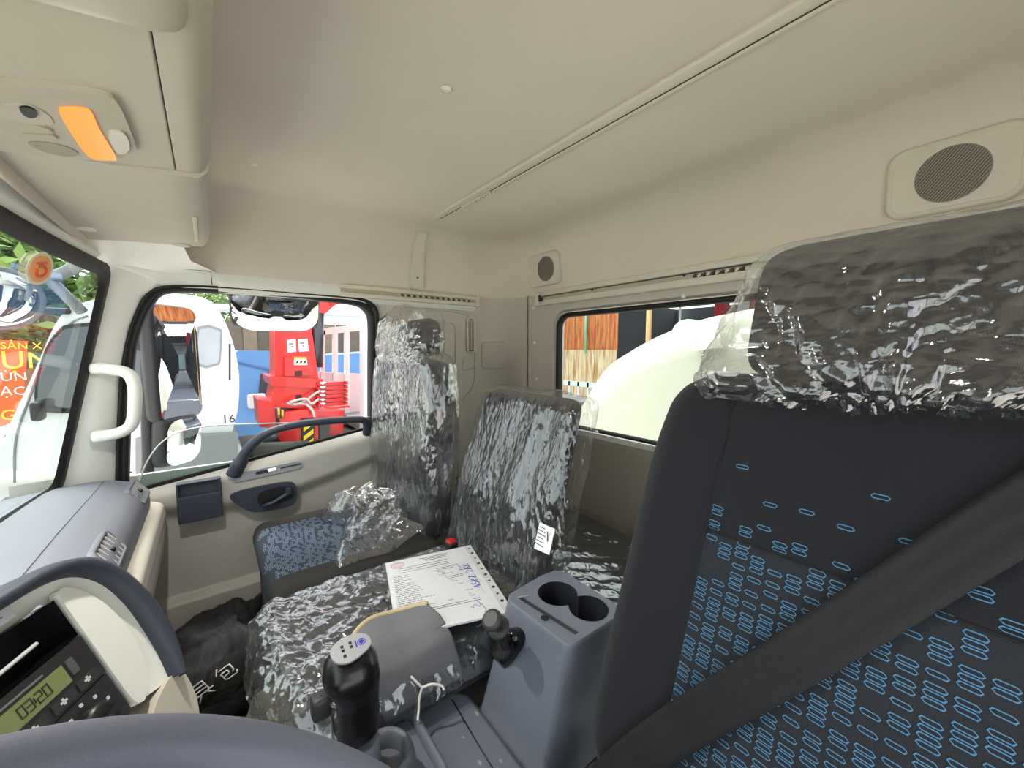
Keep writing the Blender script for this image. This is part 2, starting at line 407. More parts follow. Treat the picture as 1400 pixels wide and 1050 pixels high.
# firewall
struct(MB().box((XC, .47, .33), (2.15, .02, .7)).build('wall_front', navy))

# ------------------------------------------------------------------ windscreen
def wsR(z):
    t = (1.348-z)/.648; return 1.66+.045*t, .218+.15*t
def wsp(s, z, off=0.):
    x, y = wsR(z); return Vector((XC+s*(x-XC), y+.07*(1-s*s)-off, z))
def wsloop(inset, off, r):
    zt, zb = 1.348-inset, .676+inset; P = []
    hw = .995
    for a, b in rrect(2*(1-inset/hw), zt-zb, r, 10, 0, (zt+zb)/2):
        pass
    # corners with a true round radius in metres
    W = 2*hw-2*inset
    pts = rrect(W, zt-zb, r, 10, 0, (zt+zb)/2); dense = []
    for (p, q) in zip(pts, pts[1:]+pts[:1]):
        n = max(1, int(math.hypot(q[0]-p[0], q[1]-p[1])/.06))
        for k in range(n): dense.append((p[0]+(q[0]-p[0])*k/n, p[1]+(q[1]-p[1])*k/n))
    return [wsp(a/hw, b, off) for a, b in dense]
def wsband(specs):
    base = wsloop(*specs[0]); n = len(base)
    return [resample(wsloop(*s), 220) for s in specs]
w1 = MB().loft(wsband([(.0, .0, .045), (.004, .012, .044), (.030, .012, .035), (.038, .0, .03)]), closed=True).build('window_1', sealb); struct(w1)
part(MB().grid(lambda i, j: wsp(-1+2*i, .676+.672*j, -.004), 24, 6), 'pane', glass, w1)
# ------------------------------------------------------------------ A pillar, header and roof-side trims
pl = [((72, 690), 1.70, (158, 680)), ((75, 669), 1.70, (160, 640)), ((92, 615), 1.695, (161, 590)), ((121, 502), 1.683, (164, 517)), ((140, 420), 1.672, (177, 451)), ((149, 378), 1.664, (195, 408)), ((147, 361), 1.66, (223, 390))]
def apillar(mir=False):
    cs = []
    for a, xa, b in pl:
        A = onX(*a, xa); B = onX(*b, 1.748); N = 8; row = []
        for k in range(N+1):
            t = k/N; p = A.lerp(B, t); bulge = .035*math.sin(PI*t); p = p+Vector((-.72, -.3, 0))*bulge*.6
            row.append(p)
        cs.append(row)
    if mir: cs = [[Vector((2*XC-p.x, p.y, p.z)) for p in c] for c in cs]
    return cs
t1 = struct(MB().loft(apillar()).build('trim_1', trimw))
struct(MB().loft(apillar(True)).build('trim_2', trimw))
mb = MB()
E2, E1 = Vector((1.55, .26, 1.398)), Vector((1.55, .045, 1.415))
Wc, Dc = onX(147, 361, 1.66), onX(223, 390, 1.748)
Hh = Vector((1.737, -.04, 1.366)); H2 = Vector((1.742, .05, 1.366))
mb.loft([[Vector((1.56, .28, 1.36)), E2, Vector((1.55, .12, 1.410)), E1], [Vector((1.62, .245, 1.352)), Vector((1.63, .20, 1.372)), Vector((1.65, .10, 1.382)), Vector((1.65, .028, 1.382))], [Wc, Wc.lerp(Dc, .4)+Vector((-.01, 0, .02)), Dc.lerp(H2, .5)+Vector((-.02, 0, .01)), Hh]], smooth=True)
mb.loft([[Wc, Wc.lerp(Dc, .4)+Vector((-.01, 0, .02)), Dc.lerp(H2, .5)+Vector((-.02, 0, .01)), Hh], [Wc, Wc.lerp(Dc, .5), Dc, Vector((1.748, -.04, 1.302))]])
# roof rail band above the door
mb.loft([[Vector((1.742, y, 1.372)), Vector((1.735, y, 1.345)), Vector((1.735, y, 1.325)), Vector((1.75, y, 1.298))] for y in [-.04-.0707*k for k in range(16)]])
# header strip over the windscreen
mb.loft([[wsp(s/10, 1.345, .0), wsp(s/10, 1.36, .012), Vector((wsp(s/10, 1.36).x, .25, 1.392))] for s in range(-10, 10)])
t3 = struct(mb.build('trim_3', trimw))
# thin shut line across the pillar head
part(MB().tube([onX(233, 366, 1.70), onX(288, 371, 1.725), onX(290, 390, 1.735)], .0012, 5), 'joint_line', sealb, t3)

# ------------------------------------------------------------------ passenger door
def sill(y): return .643+(.171-y)*.155
def doorx(y, z):
    zb = .53+.10*max(0, (-.15-y)/.43)**1.3 + .03*max(0, (y+.02)/.2)
    t = max(0, min(1, (z-zb+.035)/.07)); t = t*t*(3-2*t)
    x = 1.745-.042*t
    s_ = sill(y); k = max(0, min(1, (s_-z)/.05)); x += .03*(1-k)**2          # roll-over at the sill
    q = max(0, min(1, (.245-z)/.012)); x -= .04*q                               # pocket front
    return x
d1 = MB().grid(lambda i, j: (lambda y: (lambda z: Vector((doorx(y, z), y, z)))((.02+(sill(y)-.02)*j)))(-.585+.86*i), 70, 110).build('door_1', doorg)
struct(d1)
part(MB().box((1.80, -.15, .33), (.02, .9, .70)), 'outer_skin', trimw, d1)
# window rubber, traced round the opening, with real depth
inn = [(174, 690), (176, 600), (181, 503), (191, 451), (211, 412), (234, 399), (320, 401), (431, 410), (484, 416), (501, 424), (507, 440), (507, 500), (507, 592)]
out = [(156, 690), (158, 600), (163, 517), (174, 455), (195, 406), (226, 390), (320, 392), (431, 401), (488, 406), (510, 414), (518, 434), (518, 500), (517, 592)]
I = resample(smooth_poly([onX(u, v, 1.75) for u, v in inn], 6, False), 90, False)
O = resample(smooth_poly([onX(u, v, 1.75) for u, v in out], 6, False), 90, False)
def sh(c, dx): return [p+Vector((dx, 0, 0)) for p in c]
mid = [a.lerp(b, .45) for a, b in zip(O, I)]
part(MB().loft([sh(O, .004), sh([a.lerp(b, .1) for a, b in zip(O, I)], -.012), sh([a.lerp(b, .38) for a, b in zip(O, I)], -.012), sh(mid, .006), sh([a.lerp(b, .55) for a, b in zip(O, I)], -.006), sh(I, -.002), sh(I, .05)]), 'window_seal', sealb, d1)
part(MB().bar((1.745, .26, sill(.26)+.004), (1.745, -.565, sill(-.565)+.004), .012, .012), 'sill_seal', sealb, d1)
# half lowered pane with its curved front top corner
ge = [onX(u, v, 1.765) for u, v in ((186, 690), (192, 655), (203, 628), (222, 604), (250, 589), (290, 582), (330, 580), (420, 577), (506, 570))]
ge = smooth_poly(ge, 5, False)
part(MB().loft([ge, [Vector((1.765, p.y, .5)) for p in ge]], smooth=False), 'pane', glassd, d1)
part(MB().tube(ge, .0022, 6), 'pane_edge', M('glass_edge', (225, 228, 220), .3), d1)
# black pull bar: rises from the sill, runs back, turns down
pb = smooth_poly([Vector((1.700, -.050, .655)), Vector((1.690, -.072, .70)), Vector((1.675, -.105, .757)), Vector((1.662, -.16, .800)), Vector((1.66, -.25, .818)), Vector((1.66, -.36, .820)), Vector((1.66, -.46, .815)), Vector((1.665, -.500, .806)), Vector((1.675, -.515, .785)), Vector((1.70, -.52, .74))], 5, False)
nb = len(pb); rr = [(.030 if i < 6 else .024-.006*min(1, (i-6)/10)) for i in range(nb)]
part(MB().tube(pb, rr, 12, flat=.8), 'pull_handle', navy, d1)
# window switch strip
def on_door(y, z, off=.0): return Vector((doorx(y, z)-off, y, z))
ex, ey = Vector((0, -1, .06)).normalized(), Vector((0.1, .06, 1)).normalized()
oo = on_door(-.155, .648, .008)
sw = part(MB().ext(rrect(.225, .030, .013, 5), oo, ex, ey, -.012), 'switch_plate', M('switch_grey', (150, 152, 158), .4), d1)
part(MB().ext(rrect(.04, .011, .004, 4, -.02, .002), oo, ex, ey, .004), 'window_switch', blackp, sw)
part(MB().ext(rrect(.028, .010, .003, 4, .012, .004), oo, ex, ey, .003), 'window_switch', chrome, sw)
part(MB().ext(rrect(.07, .006, .003, 4, .075, .002), oo, ex, ey, .0015), 'groove', navy, sw)
# coin pocket: open-topped dark box let into the panel
mb = MB(); py0, py1, pz0, pz1 = .108, -.012, .522, .655
for (c, s_) in (((1.697, .048, .590), (.012, .118, .136)), ((1.676, .048, .567), (.014, .118, .090)), ((1.686, .104, .59), (.03, .008, .136)), ((1.686, -.008, .59), (.03, .008, .136)), ((1.686, .048, .655), (.03, .12, .007)), ((1.686, .048, .525), (.03, .12, .007))): mb.box(c, s_)
part(mb, 'storage_pocket', navy, d1, bevel=.004)
# inner release: tapered dark surround, cup and lever
sur = smooth_poly([Vector((a, b, 0)) for a, b in ((-.035, .575), (-.06, .592), (-.15, .597), (-.225, .592), (-.245, .565), (-.24, .515), (-.205, .498), (-.11, .503), (-.065, .535))], 5)
hx = 1.690
rel = part(MB().ext([(-p.x, p.y) for p in sur], (hx, 0, 0), (0, -1, 0), (0, 0, 1), -.016), 'release_surround', navy, d1, bevel=.003)
part(MB().ext([(-p.x*1, p.y) for p in smooth_poly([Vector((a, b, 0)) for a, b in ((-.125, .575), (-.22, .577), (-.228, .53), (-.13, .52))], 4)], (hx, 0, 0), (0, -1, 0), (0, 0, 1), .0015), 'cup', blackp, rel)
part(MB().tube([(hx-.006, -.225, .555), (hx-.014, -.20, .550), (hx-.02, -.165, .535), (hx-.02, -.128, .528)], [.012, .010, .009, .008], 10, flat=.7).rblock((hx-.004, -.216, .562), (.012, .02, .03), .004, (4, 4, 4)), 'release_lever', navy, rel)
part(MB().rblock((1.705, -.545, .715), (.01, .028, .035), .003, (4, 4, 4)), 'screw_cover', doorg, d1)
# loop handle low on the door pillar
lh = thing('loop_handle', (1.70, -.52, .44), 'small grey loop handle low on the door pillar beside the wrapped passenger backrest', 'handle')
part(MB().tube(smooth_poly([Vector((1.70, -.555, .545)), Vector((1.66, -.535, .54)), Vector((1.64, -.49, .53)), Vector((1.635, -.455, .505)), Vector((1.635, -.45, .455)), Vector((1.69, -.46, .43))], 5, False), .012, 10), 'grip', doorg, lh)

# grab handle on the A pillar
gh = thing('grab_handle', (1.70, .25, .84), 'off-white upright grab handle on the pillar left of the door window', 'handle')
part(MB().tube(smooth_poly([Vector((1.675, .262, 1.045)), Vector((1.655, .235, 1.042)), Vector((1.645, .197, 1.030)), Vector((1.64, .182, .995)), Vector((1.64, .185, .93)), Vector((1.645, .195, .875)), Vector((1.655, .225, .850)), Vector((1.675, .272, .842))], 6, False), [.017]*3+[.0165]*36+[.017]*4, 12), 'grip', trimw, gh)
for z, y in ((1.045, .258), (.843, .266)):
    part(MB().rblock((1.668, y, z), (.03, .045, .036), .014, (6, 6, 6)), 'end_cap', trimw, gh)

# ------------------------------------------------------------------ overhead console above the windscreen
oc = thing('overhead_console', (.6, .1, 1.40), 'cream overhead console above the windscreen with an amber lamp', 'console')
def under(y): return 1.415-.13*(y-.03)
SX = .935                                                     # seam across the underside
rearlip = [(-.015, 1.66), (-.024, 1.60), (-.026, 1.50), (-.020, 1.44), (-.008, 1.418), (.010, 1.4135), (.027, 1.414)]
body = [(.0280, 1.4135), (.10, under(.10)), (.26, under(.26)), (.30, 1.42), (.30, 1.64), (.0280, 1.64)]
mb = MB(); cs = [[Vector((x, a, b)) for a, b in [(.02, 1.66)]+rearlip] for x in (-.36, SX-.03, SX-.008, SX)]
for p in cs[2]: p.z += 0
cs[3] = [Vector((SX, a+.001, b+.001)) for a, b in [(.02, 1.66)]+rearlip]
mb.loft(cs); mb.add(cs[-1], [tuple(range(8))])
part(mb, 'rear_lip', beige, oc)
part(MB().ext([(a, b) for a, b in body], (-.36, 0, 0), (0, 1, 0), (0, 0, 1), SX+.36), 'underside_panel', beige, oc, bevel=.003)
# passenger half: a shallow lid with a rounded corner
lid = [(-.022, 1.62), (-.024, 1.46), (-.018, 1.425), (-.004, 1.409), (.05, 1.405), (.15, 1.400), (.258, 1.390), (.29, 1.41), (.29, 1.62)]
mb = MB(); X0, X1 = SX+.0015, 1.565; cs = []
for x, ins in ((X0, .0), (X1-.03, 0), (X1-.012, .004), (X1-.003, .012), (X1, .026)):
    cs.append([Vector((x, a + (ins if a < .1 else -ins*.6), b+ins*.7)) for a, b in lid])
mb.loft(cs); mb.add(cs[-1], [tuple(range(9))]); mb.add(cs[0], [tuple(range(9))])
pl_ = part(mb, 'passenger_lid', beige, oc)
part(MB().rblock((1.33, .008, 1.4065), (.26, .010, .006), .003, (10, 4, 3)), 'finger_ridge', beige, pl_)
part(MB().lathe([(.022, 0), (.022, .006), (.017, .0075)], (1.525, .045, 1.4085), (0, 0, -1), 20), 'lid_bump', beige, pl_)
part(MB().lathe([(.02, 0), (.02, .004), (.016, .005)], (1.42, .222, 1.396), (0, 0, -1), 20), 'round_cap', trimw, pl_)
# driver-side locker: proud of the underside, rounded corner
mb = MB().rblock((.09, .125, 1.425), (.90, .262, .085), .03, (16, 10, 8), fn=lambda p: (p.x, p.y, p.z-.13*(p.y)))
part(mb, 'locker_lid', beige, oc)
part(MB().box((.55, -.012, 1.50), (.10, .016, .10)), 'locker_recess', blackp, oc)
# lamp pod: a shaped plate on the underside, flat frame (o, forward = image left, along X)
n_ = Vector((0, -.13, -1)).normalized(); ey_ = Vector((0, 1, -.13)).normalized(); ex_ = Vector((1, 0, 0))
def onU(u, v, off=0.):
    r = FW + RT*((u-700)/F_PX) - UP*((v-525)/F_PX); P0 = Vector((0, .03, 1.415)); t = ((P0-CAM).dot(n_))/r.dot(n_); return CAM+r*t+n_*off
def upoly(pts, sm=5): return smooth_poly([onU(*p) for p in pts], sm)
def slab(pts, a, b, name, mat, par, bevel=None):
    P = [p+n_*a for p in pts]; Q = [p+n_*b for p in pts]; n = len(P)
    m = MB().add(P+Q, [tuple(range(n)), tuple(range(2*n-1, n-1, -1))]); m.add(P+Q, [(i, (i+1) % n, n+(i+1) % n, n+i) for i in range(n)], True)
    return part(m, name, mat, par, bevel=bevel)
beige2 = M('lamp_pod_beige', (184, 176, 160), .55)
pod = slab(upoly([(-60, 98), (0, 105), (90, 114), (140, 122), (158, 132), (172, 160), (184, 195), (176, 203), (150, 206), (100, 206), (60, 198), (0, 168), (-60, 150)]), -.004, .007, 'lamp_pod', beige2, oc, .003)
slab(upoly([(78, 141), (90, 137), (112, 138), (123, 144), (135, 170), (157, 208), (148, 211), (125, 209), (112, 198), (92, 168)]), .004, .009, 'amber_lens', amber, pod, .003)
slab(upoly([(146, 172), (160, 170), (170, 176), (175, 192), (168, 201), (158, 199), (150, 188)]), .004, .010, 'clear_lens', M('lamp_clear', (205, 198, 185), .2), pod, .002)
dl = bpy.data.lights.new('added_fill', 'AREA'); dl.shape = 'RECTANGLE'; dl.size = .03; dl.size_y = .02; dl.energy = 2.2; dl.color = (1, .95, .88)  # added fill light set on the clear lens to brighten dash and seats
dlo = bpy.data.objects.new('added_fill', dl); COL.objects.link(dlo); dlo.location = onU(161, 187, .0115); dlo.rotation_euler = n_.to_track_quat('-Z', 'Y').to_euler()
slab(upoly([(-20, 140), (10, 132), (40, 135), (62, 147), (70, 158), (62, 162), (30, 158), (0, 150)]), .005, .0085, 'reading_lamp', beige, pod, .001)
slab(upoly([(23, 135), (36, 134), (47, 141), (46, 148), (37, 149), (28, 144)]), .007, .0105, 'lamp_glass', blackg, pod)
slab(upoly([(36, 187), (60, 186), (90, 193), (105, 203), (90, 206), (60, 200)]), .005, .0085, 'reading_lamp', M('lamp_hollow', (160, 152, 138), .6), pod)
for pts in ([(23, 165), (26, 162), (50, 162), (66, 168), (68, 172), (44, 171), (26, 170)], [(28, 172), (50, 173), (70, 175), (74, 181), (60, 183), (38, 180)]):
    slab(upoly(pts), .005, .010, 'lamp_switch', beige2, pod, .001)
# kick panel between door and dash
struct(MB().loft([[Vector((1.70, .46, z)), Vector((1.74, .30, z)), Vector((1.752, .262, z))] for z in (0, .72)]).build('trim_4', doorg))

# ================================================================== DASHBOARD
db = thing('dashboard', (1.1, .3, .3), 'grey dashboard with cream lower panels below the windscreen', 'dashboard')
def dash_prof(x):
    e = max(0, (x-1.60)/.08)                     # end cap rounds off near the door
    return [(.46, .70), (.36, .712), (.27, .716), (.225, .706), (.195, .694), (.176, .672), (.168, .645), (.168, .610), (.175, .598)]
cs = []
for x, k in ((.74, 0), (.8, 0), (1.0, 0), (1.2, 0), (1.4, 0), (1.6, 0), (1.65, .004), (1.672, .014), (1.684, .03), (1.688, .05)):
    P = dash_prof(x); cs.append([Vector((x, a+(.18-a if False else 0)+k*.4, b-k*(1 if b > .65 else .3))) for a, b in P])
cs = [smooth_poly(c, 3, False) for c in cs]
mb = MB().loft(cs); mb.add(cs[-1], [tuple(range(len(cs[-1])))])
top = part(mb, 'top_pad', dashtop, db)
part(MB().tube([(.70, .272, .7175), (1.2, .270, .7175), (1.62, .262, .7155)], .0010, 5), 'crease_line', M('crease', (108, 109, 118), .7), top)
def strip(prof, x0, x1, name, mat, r=.02):
    cs = []
    for x, k in ((x0, 0), (x1-r, 0), (x1-r*.5, r*.12), (x1-r*.15, r*.4), (x1, r*.8)):
        cs.append(smooth_poly([Vector((x, a+k*.7, b)) for a, b in prof], 4, False))
    m = MB().loft(cs); m.add(cs[-1], [tuple(range(len(cs[-1])))]); m.add(cs[0], [tuple(range(len(cs[0])))]); return part(m, name, mat, db)
strip([(.20, .612), (.165, .612), (.143, .602), (.138, .585), (.137, .563), (.16, .557)], .8, 1.69, 'upper_trim', beige)
strip([(.19, .556), (.150, .556), (.139, .548), (.137, .52), (.146, .46), (.165, .38), (.20, .30), (.26, .28)], .8, 1.695, 'glove_box', beige)
part(MB().tube([(1.09, .1365, .606), (1.07, .1345, .59), (1.06, .136, .565)], .0012, 5), 'panel_joint', sealb, db)
# two air vents set into the rear roll of the pad
def vent(x0, x1, n):
    cx = (x0+x1)/2; o = Vector((cx, .197, .672)); ex = Vector((1, 0, 0)); ey = Vector((0, .55, .835)).normalized(); nz = ex.cross(ey)
    if nz.y > 0: nz = -nz
    W = x1-x0; H = .062
    o = o + nz*.017
    a = [o+ex*p+ey*q for p, q in rrect(W, H, .018, 5)]; b = [o+ex*p+ey*q for p, q in rrect(W-.016, H-.014, .013, 5)]
    fr = MB().loft([[p-nz*.02 for p in a], a, [p+nz*.0005 for p in b], [p-nz*.004 for p in b]], closed=True)
    v_ = part(fr, 'air_vent', M('vent_frame', (112, 113, 122), .5), db)
    part(MB().add([p-nz*.004 for p in b], [tuple(range(len(b)))]), 'duct', blackp, v_)
    for k in range(n):
        t = -W/2+.016+(W-.032)*k/(n-1)
        part(MB().box(o+ex*t-nz*.001, (.0030, H-.016, .003), Matrix((ex, ey, nz)).transposed()), 'slat', M('vent_slat', (196, 194, 190), .5), v_)
    part(MB().rblock(o+ex*.0, (.010, .014, .010), .003, (4, 4, 4)), 'tab', blackp, v_)
vent(1.51, 1.655, 7); vent(1.075, 1.215, 6)

# ------------------------------------------------------------------ centre stack turned to the driver
aa = math.radians(-26); tl = math.radians(24)
Hd = Vector((math.cos(aa), math.sin(aa), 0)); NH = Vector((math.sin(aa), -math.cos(aa), 0))
Dd = (NH*math.sin(tl)+Vector((0, 0, -math.cos(tl)))).normalized()          # down the face
Nn = -Hd.cross(Dd).normalized()                                            # out of the face, to the driver
if Nn.y > 0: Nn = -Nn
S0 = Vector((.670, .157, .808))
def st(h, d, n=0.): return S0+Hd*h+Dd*d+Nn*n
def sslab(poly, a, b, name, mat, par, bevel=None, sm=0):
    P = [st(h, d) for h, d in poly]
    if sm: P = smooth_poly(P, sm)
    n = len(P); A = [p+Nn*a for p in P]; B = [p+Nn*b for p in P]
    m = MB().add(A+B, [tuple(range(n)), tuple(range(2*n-1, n-1, -1))]); m.add(A+B, [(i, (i+1) % n, n+(i+1) % n, n+i) for i in range(n)], bool(sm))
    return part(m, name, mat, par, bevel=bevel)
cst = thing('centre_stack', (.62, .2, .45), 'cream centre stack with radio and navy hood turned to the driver', 'dashboard')
def srect(h0, h1, d0, d1): return [(h0, d0), (h1, d0), (h1, d1), (h0, d1)]
# bezel: flat cream face with a recess for the units; hood rim sweeps round it
rim_o = [(-.36, .03), (-.28, -.012), (-.16, -.036), (-.037, -.043), (.012, -.041), (.051, -.026), (.076, .006), (.090, .05), (.094, .085), (.088, .14), (.068, .185)]
rim_i = [(-.36, .045), (-.28, .006), (-.16, -.018), (-.044, -.024), (.005, -.022), (.036, -.010), (.057, .016), (.067, .052), (.069, .088), (.067, .136), (.060, .178)]
Ro = smooth_poly([st(h, d) for h, d in rim_o], 6, False); Ri = smooth_poly([st(h, d) for h, d in rim_i], 6, False)
def of(c, k): return [p+Nn*k for p in c]
md_ = [a.lerp(b, .5) for a, b in zip(Ro, Ri)]
part(MB().loft([of(Ro, -.09), of(Ro, .004), of([a.lerp(b, .18) for a, b in zip(Ro, Ri)], .016), of(md_, .019), of([a.lerp(b, .85) for a, b in zip(Ro, Ri)], .014), of(Ri, .004), of(Ri, -.004)]), 'hood_rim', navy, cst)
# face inside the hood: sloping flank with an oval dish
UN0, UN1, UD0, UD1 = -.19, .0, -.002, .163
face_in = [(-.36, UD0), (UN0, UD0), (-.12, UD0), (-.06, UD0), (-.02, UD0), (UN1, UD0), (UN1, .03), (UN1, .06), (UN1, .10), (UN1, .14), (UN1, UD1)]
Fi = smooth_poly([st(h, d, -.006) for h, d in face_in], 6, False)
rows = []
for t, dep in ((0, 0), (.12, -.001), (.30, -.002), (.5, -.004), (.75, -.006), (1, -.006)):
    rows.append([a.lerp(b, t)+Nn*dep for a, b in zip(of(Ri, -.001), Fi)])
part(MB().loft(rows), 'bezel', bezel, cst)
# raised crescent step on the flank
sslab([(.006, -.007), (.020, -.004), (.034, .016), (.045, .045), (.049, .08), (.047, .115), (.038, .145), (.022, .163), (.012, .166), (.004, .15), (.004, .08), (.004, .02)], -.008, .003, 'bezel_flank', bezel, cst, .004, 4)
# lower cream cheek
sslab([(.070, .176), (.078, .20), (.066, .24), (.03, .27), (-.05, .26), (-.01, .205), (.03, .18)], -.05, .004, 'lower_cheek', beige, cst, .012, 4)
# body behind so that the stack has depth
mb = MB(); A = [st(h, d, -.065) for h, d in ((-.36, .04), (-.15, -.02), (.02, -.02), (.075, .06), (.08, .18), (.03, .26), (-.36, .26))]; B = [p+Vector((.02, .30, -.06)) for p in A]
n = len(A); mb.add(A+B, [tuple(range(n)), tuple(range(2*n-1, n-1, -1))]+[(i, (i+1) % n, n+(i+1) % n, n+i) for i in range(n)])
part(mb, 'stack_body', beige, cst)
part(MB().box((.62, .22, .25), (.34, .36, .42)), 'stack_foot', beige, cst, bevel=.03)
# storage slot (open black box) with a pale rail
sl = part(MB().loft([[st(h, d, .000) for h, d in srect(UN0, UN1, UD0, .048)], [st(h, d, -.006) for h, d in srect(UN0+.001, UN1-.001, UD0+.001, .047)], [st(h, d, -.045) for h, d in srect(UN0+.002, UN1-.002, UD0+.002, .046)]], closed=True, smooth=False).add([st(h, d, -.045) for h, d in srect(UN0+.002, UN1-.002, UD0+.002, .046)], [(0, 1, 2, 3)]), 'storage_slot', blackg, cst)
part(MB().tube([st(-.17, .036, -.004), st(-.034, .028, -.004)], .0022, 8), 'pale_rail', M('pale_rail', (205, 208, 206), .4), sl)
# radio
rd = sslab(srect(UN0, UN1-.0005, .0495, .104), -.02, .002, 'radio', M('radio_black', (38, 37, 38), .4), cst, .0015)
disp = M('lcd_green', (122, 132, 84), .35); lcdk = M('lcd_dark', (44, 52, 34), .5)
sslab(srect(-.150, -.034, .062, .084), .0018, .0028, 'display', disp, rd)
sslab(srect(-.030, -.022, .062, .080), .0018, .0034, 'button', M('radio_button_grey', (84, 86, 88), .4), rd)
sslab(srect(-.156, -.052, .0565, .0585), .0018, .0023, 'legend_strip', M('legend', (120, 120, 120), .5), rd)
lg = M('legend_white', (214, 214, 214), .5)
SEG = {'0': 'abcdef', '1': 'bc', '2': 'abged', '3': 'abgcd', '4': 'fgbc', '5': 'afgcd', '6': 'afgedc', '7': 'abc', '8': 'abcdefg', '9': 'abcdfg'}
def digit(c, h, d, w_, hh):
    m = MB(); e = .0010; K = {'a': (h, h+w_, d, d), 'g': (h, h+w_, d+hh/2, d+hh/2), 'd': (h, h+w_, d+hh, d+hh), 'f': (h, h, d, d+hh/2), 'b': (h+w_, h+w_, d, d+hh/2), 'e': (h, h, d+hh/2, d+hh), 'c': (h+w_, h+w_, d+hh/2, d+hh)}
    for s_ in SEG[c]:
        a, b, p, q = K[s_]; P = [st(x, y, .0029) for x, y in srect(a-e/2, b+e/2, p-e/2, q+e/2)]; Q = [v+Nn*.0004 for v in P]
        m.add(P+Q, [(4, 5, 6, 7), (0, 1, 5, 4), (1, 2, 6, 5), (2, 3, 7, 6), (3, 0, 4, 7)])
    return m
for c, h in (('0', -.086), ('3', -.078), ('2', -.068), ('0', -.060)): part(digit(c, h, .067, .0055, .011), 'clock_digit', lcdk, rd)
part(digit('1', -.0703, .070, .0, .005), 'clock_colon', lcdk, rd)
for k, h in enumerate((-.160, -.128, -.096, -.064, -.034)):
    b_ = sslab(srect(h, h+.026, .0885, .1005), .0018, .0036, 'preset_button', M('radio_button', (48, 48, 50), .35), rd, .001)
    sslab(srect(h+.008, h+.0155, .093, .0955), .0034, .0040, 'legend', lg, b_)
    sslab(srect(h+.0105, h+.013, .0905, .0975), .0034, .0040, 'legend', lg, b_)
# heater panel with a rotary knob and its marks
hp = sslab(srect(UN0, UN1-.0005, .1055, UD1), -.02, .001, 'heater_panel', M('heater_black', (40, 40, 42), .3), cst, .002)
part(MB().lathe([(.019, .0), (.019, .008), (.016, .014), (.012, .0145)], st(-.040, .138, .001), Nn, 24), 'dial', blackp, hp)
part(MB().bar(st(-.056, .138, .018), st(-.024, .138, .018), .006, .008, Nn), 'dial_grip', blackp, hp)
for k in range(9):
    a = math.radians(-140+k*35); h, d = -.040+.027*math.sin(a), .138-.026*math.cos(a)
    if d > .16: continue
    part(MB().ext(rrect(.004, .004, .001, 2), st(h, d, .0011), Hd, -Dd, .0005), 'dial_mark', lg, hp)
part(MB().ext(rrect(.10, .004, .001, 2), st(-.13, .116, .0011), Hd, -Dd, .0005), 'clear_film_edge', M('film_edge', (120, 120, 112), .3), hp)
sslab(srect(-.105, -.040, -.024, -.010), .0018, .0024, 'sticker', M('sticker_pale', (206, 208, 214), .5), cst)
for k in range(3): sslab(srect(-.10, -.058+.008*(k % 2), -.0215+.004*k, -.0205+.004*k), .0024, .0027, 'sticker_print', ink, bpy.data.objects['sticker'])

# ------------------------------------------------------------------ steering wheel (only the far rim is in view)
swl = thing('steering_wheel', (.12, .10, .55), 'dark grey soft-grained steering wheel rim at the bottom edge', 'steering wheel')
T = math.radians(35); e2 = Vector((0, math.cos(T), math.sin(T))); nW = Vector((0, -math.sin(T), math.cos(T))); cW = Vector((.12, .02, .818))
rimm = M('wheel_skin', (104, 108, 122), .55, bump=(600, .2))
part(MB().tube([cW+Vector((1, 0, 0))*(.222*math.cos(2*PI*k/72))+e2*(.222*math.sin(2*PI*k/72)) for k in range(72)], .0175, 16, closed=True), 'rim', rimm, swl)
for a in (20, 160, 250, 290):
    a = math.radians(a); d_ = Vector((1, 0, 0))*math.cos(a)+e2*math.sin(a)
    part(MB().bar(cW-nW*.05+d_*.05, cW-nW*.008+d_*.215, .035, .014, nW), 'spoke', navy, swl, bevel=.005)
part(MB().lathe([(.085, -.075), (.09, -.06), (.085, -.035), (.06, -.025)], cW, nW, 28), 'hub', navy, swl)
part(MB().tube([cW-nW*.06, cW-nW*.30+Vector((0, .06, 0))], .045, 16), 'column', blackp, swl)

# ================================================================== RAILS, SPEAKERS, WALL VENT
railm = M('rail_white', (206, 200, 186), .45); slotm = M('slot_dark', (60, 55, 48), .7)
def runners(par, pts, size):
    for p, rz in pts: part(MB().rblock(p, size, .0015, (3, 3, 3), rot=Matrix.Rotation(rz, 3, 'X') if par['axis'] == 'x' else Matrix.Rotation(rz, 3, 'Y')), 'runner', railm, par)
# across the ceiling and down the side
cr = thing('curtain_rail', (.7, -.775, 1.63), 'cream curtain rail crossing the ceiling and dropping down the side wall', 'curtain rail')
cr['axis'] = 'x'
yR = -.775
part(MB().rblock((.60, yR, 1.6425), (2.0, .030, .012), .004, (4, 4, 4)).rblock((.60, yR-.024, 1.6405), (2.0, .010, .010), .003, (4, 4, 4)), 'track', railm, cr)
part(MB().box((.60, yR-.017, 1.641), (1.99, .005, .006)), 'slot', slotm, cr)
for k in range(12): part(MB().box((1.16+.016*k, yR-.018, 1.634), (.009, .016, .006), Matrix.Rotation(.6, 3, 'Z')), 'runner', railm, cr)
dn = [(1.600, 1.640, .020), (1.632, 1.632, .022), (1.660, 1.612, .024), (1.684, 1.580, .025), (1.700, 1.53, .027), (1.712, 1.46, .030), (1.722, 1.395, .032), (1.724, 1.380, .026)]
mb = MB(); cs = []
for x, z, h in dn: cs.append([Vector((x+.012, yR+h, z)), Vector((x-.004, yR+h*.9, z-.003)), Vector((x-.004, yR-h*.9, z-.003)), Vector((x+.012, yR-h, z))])
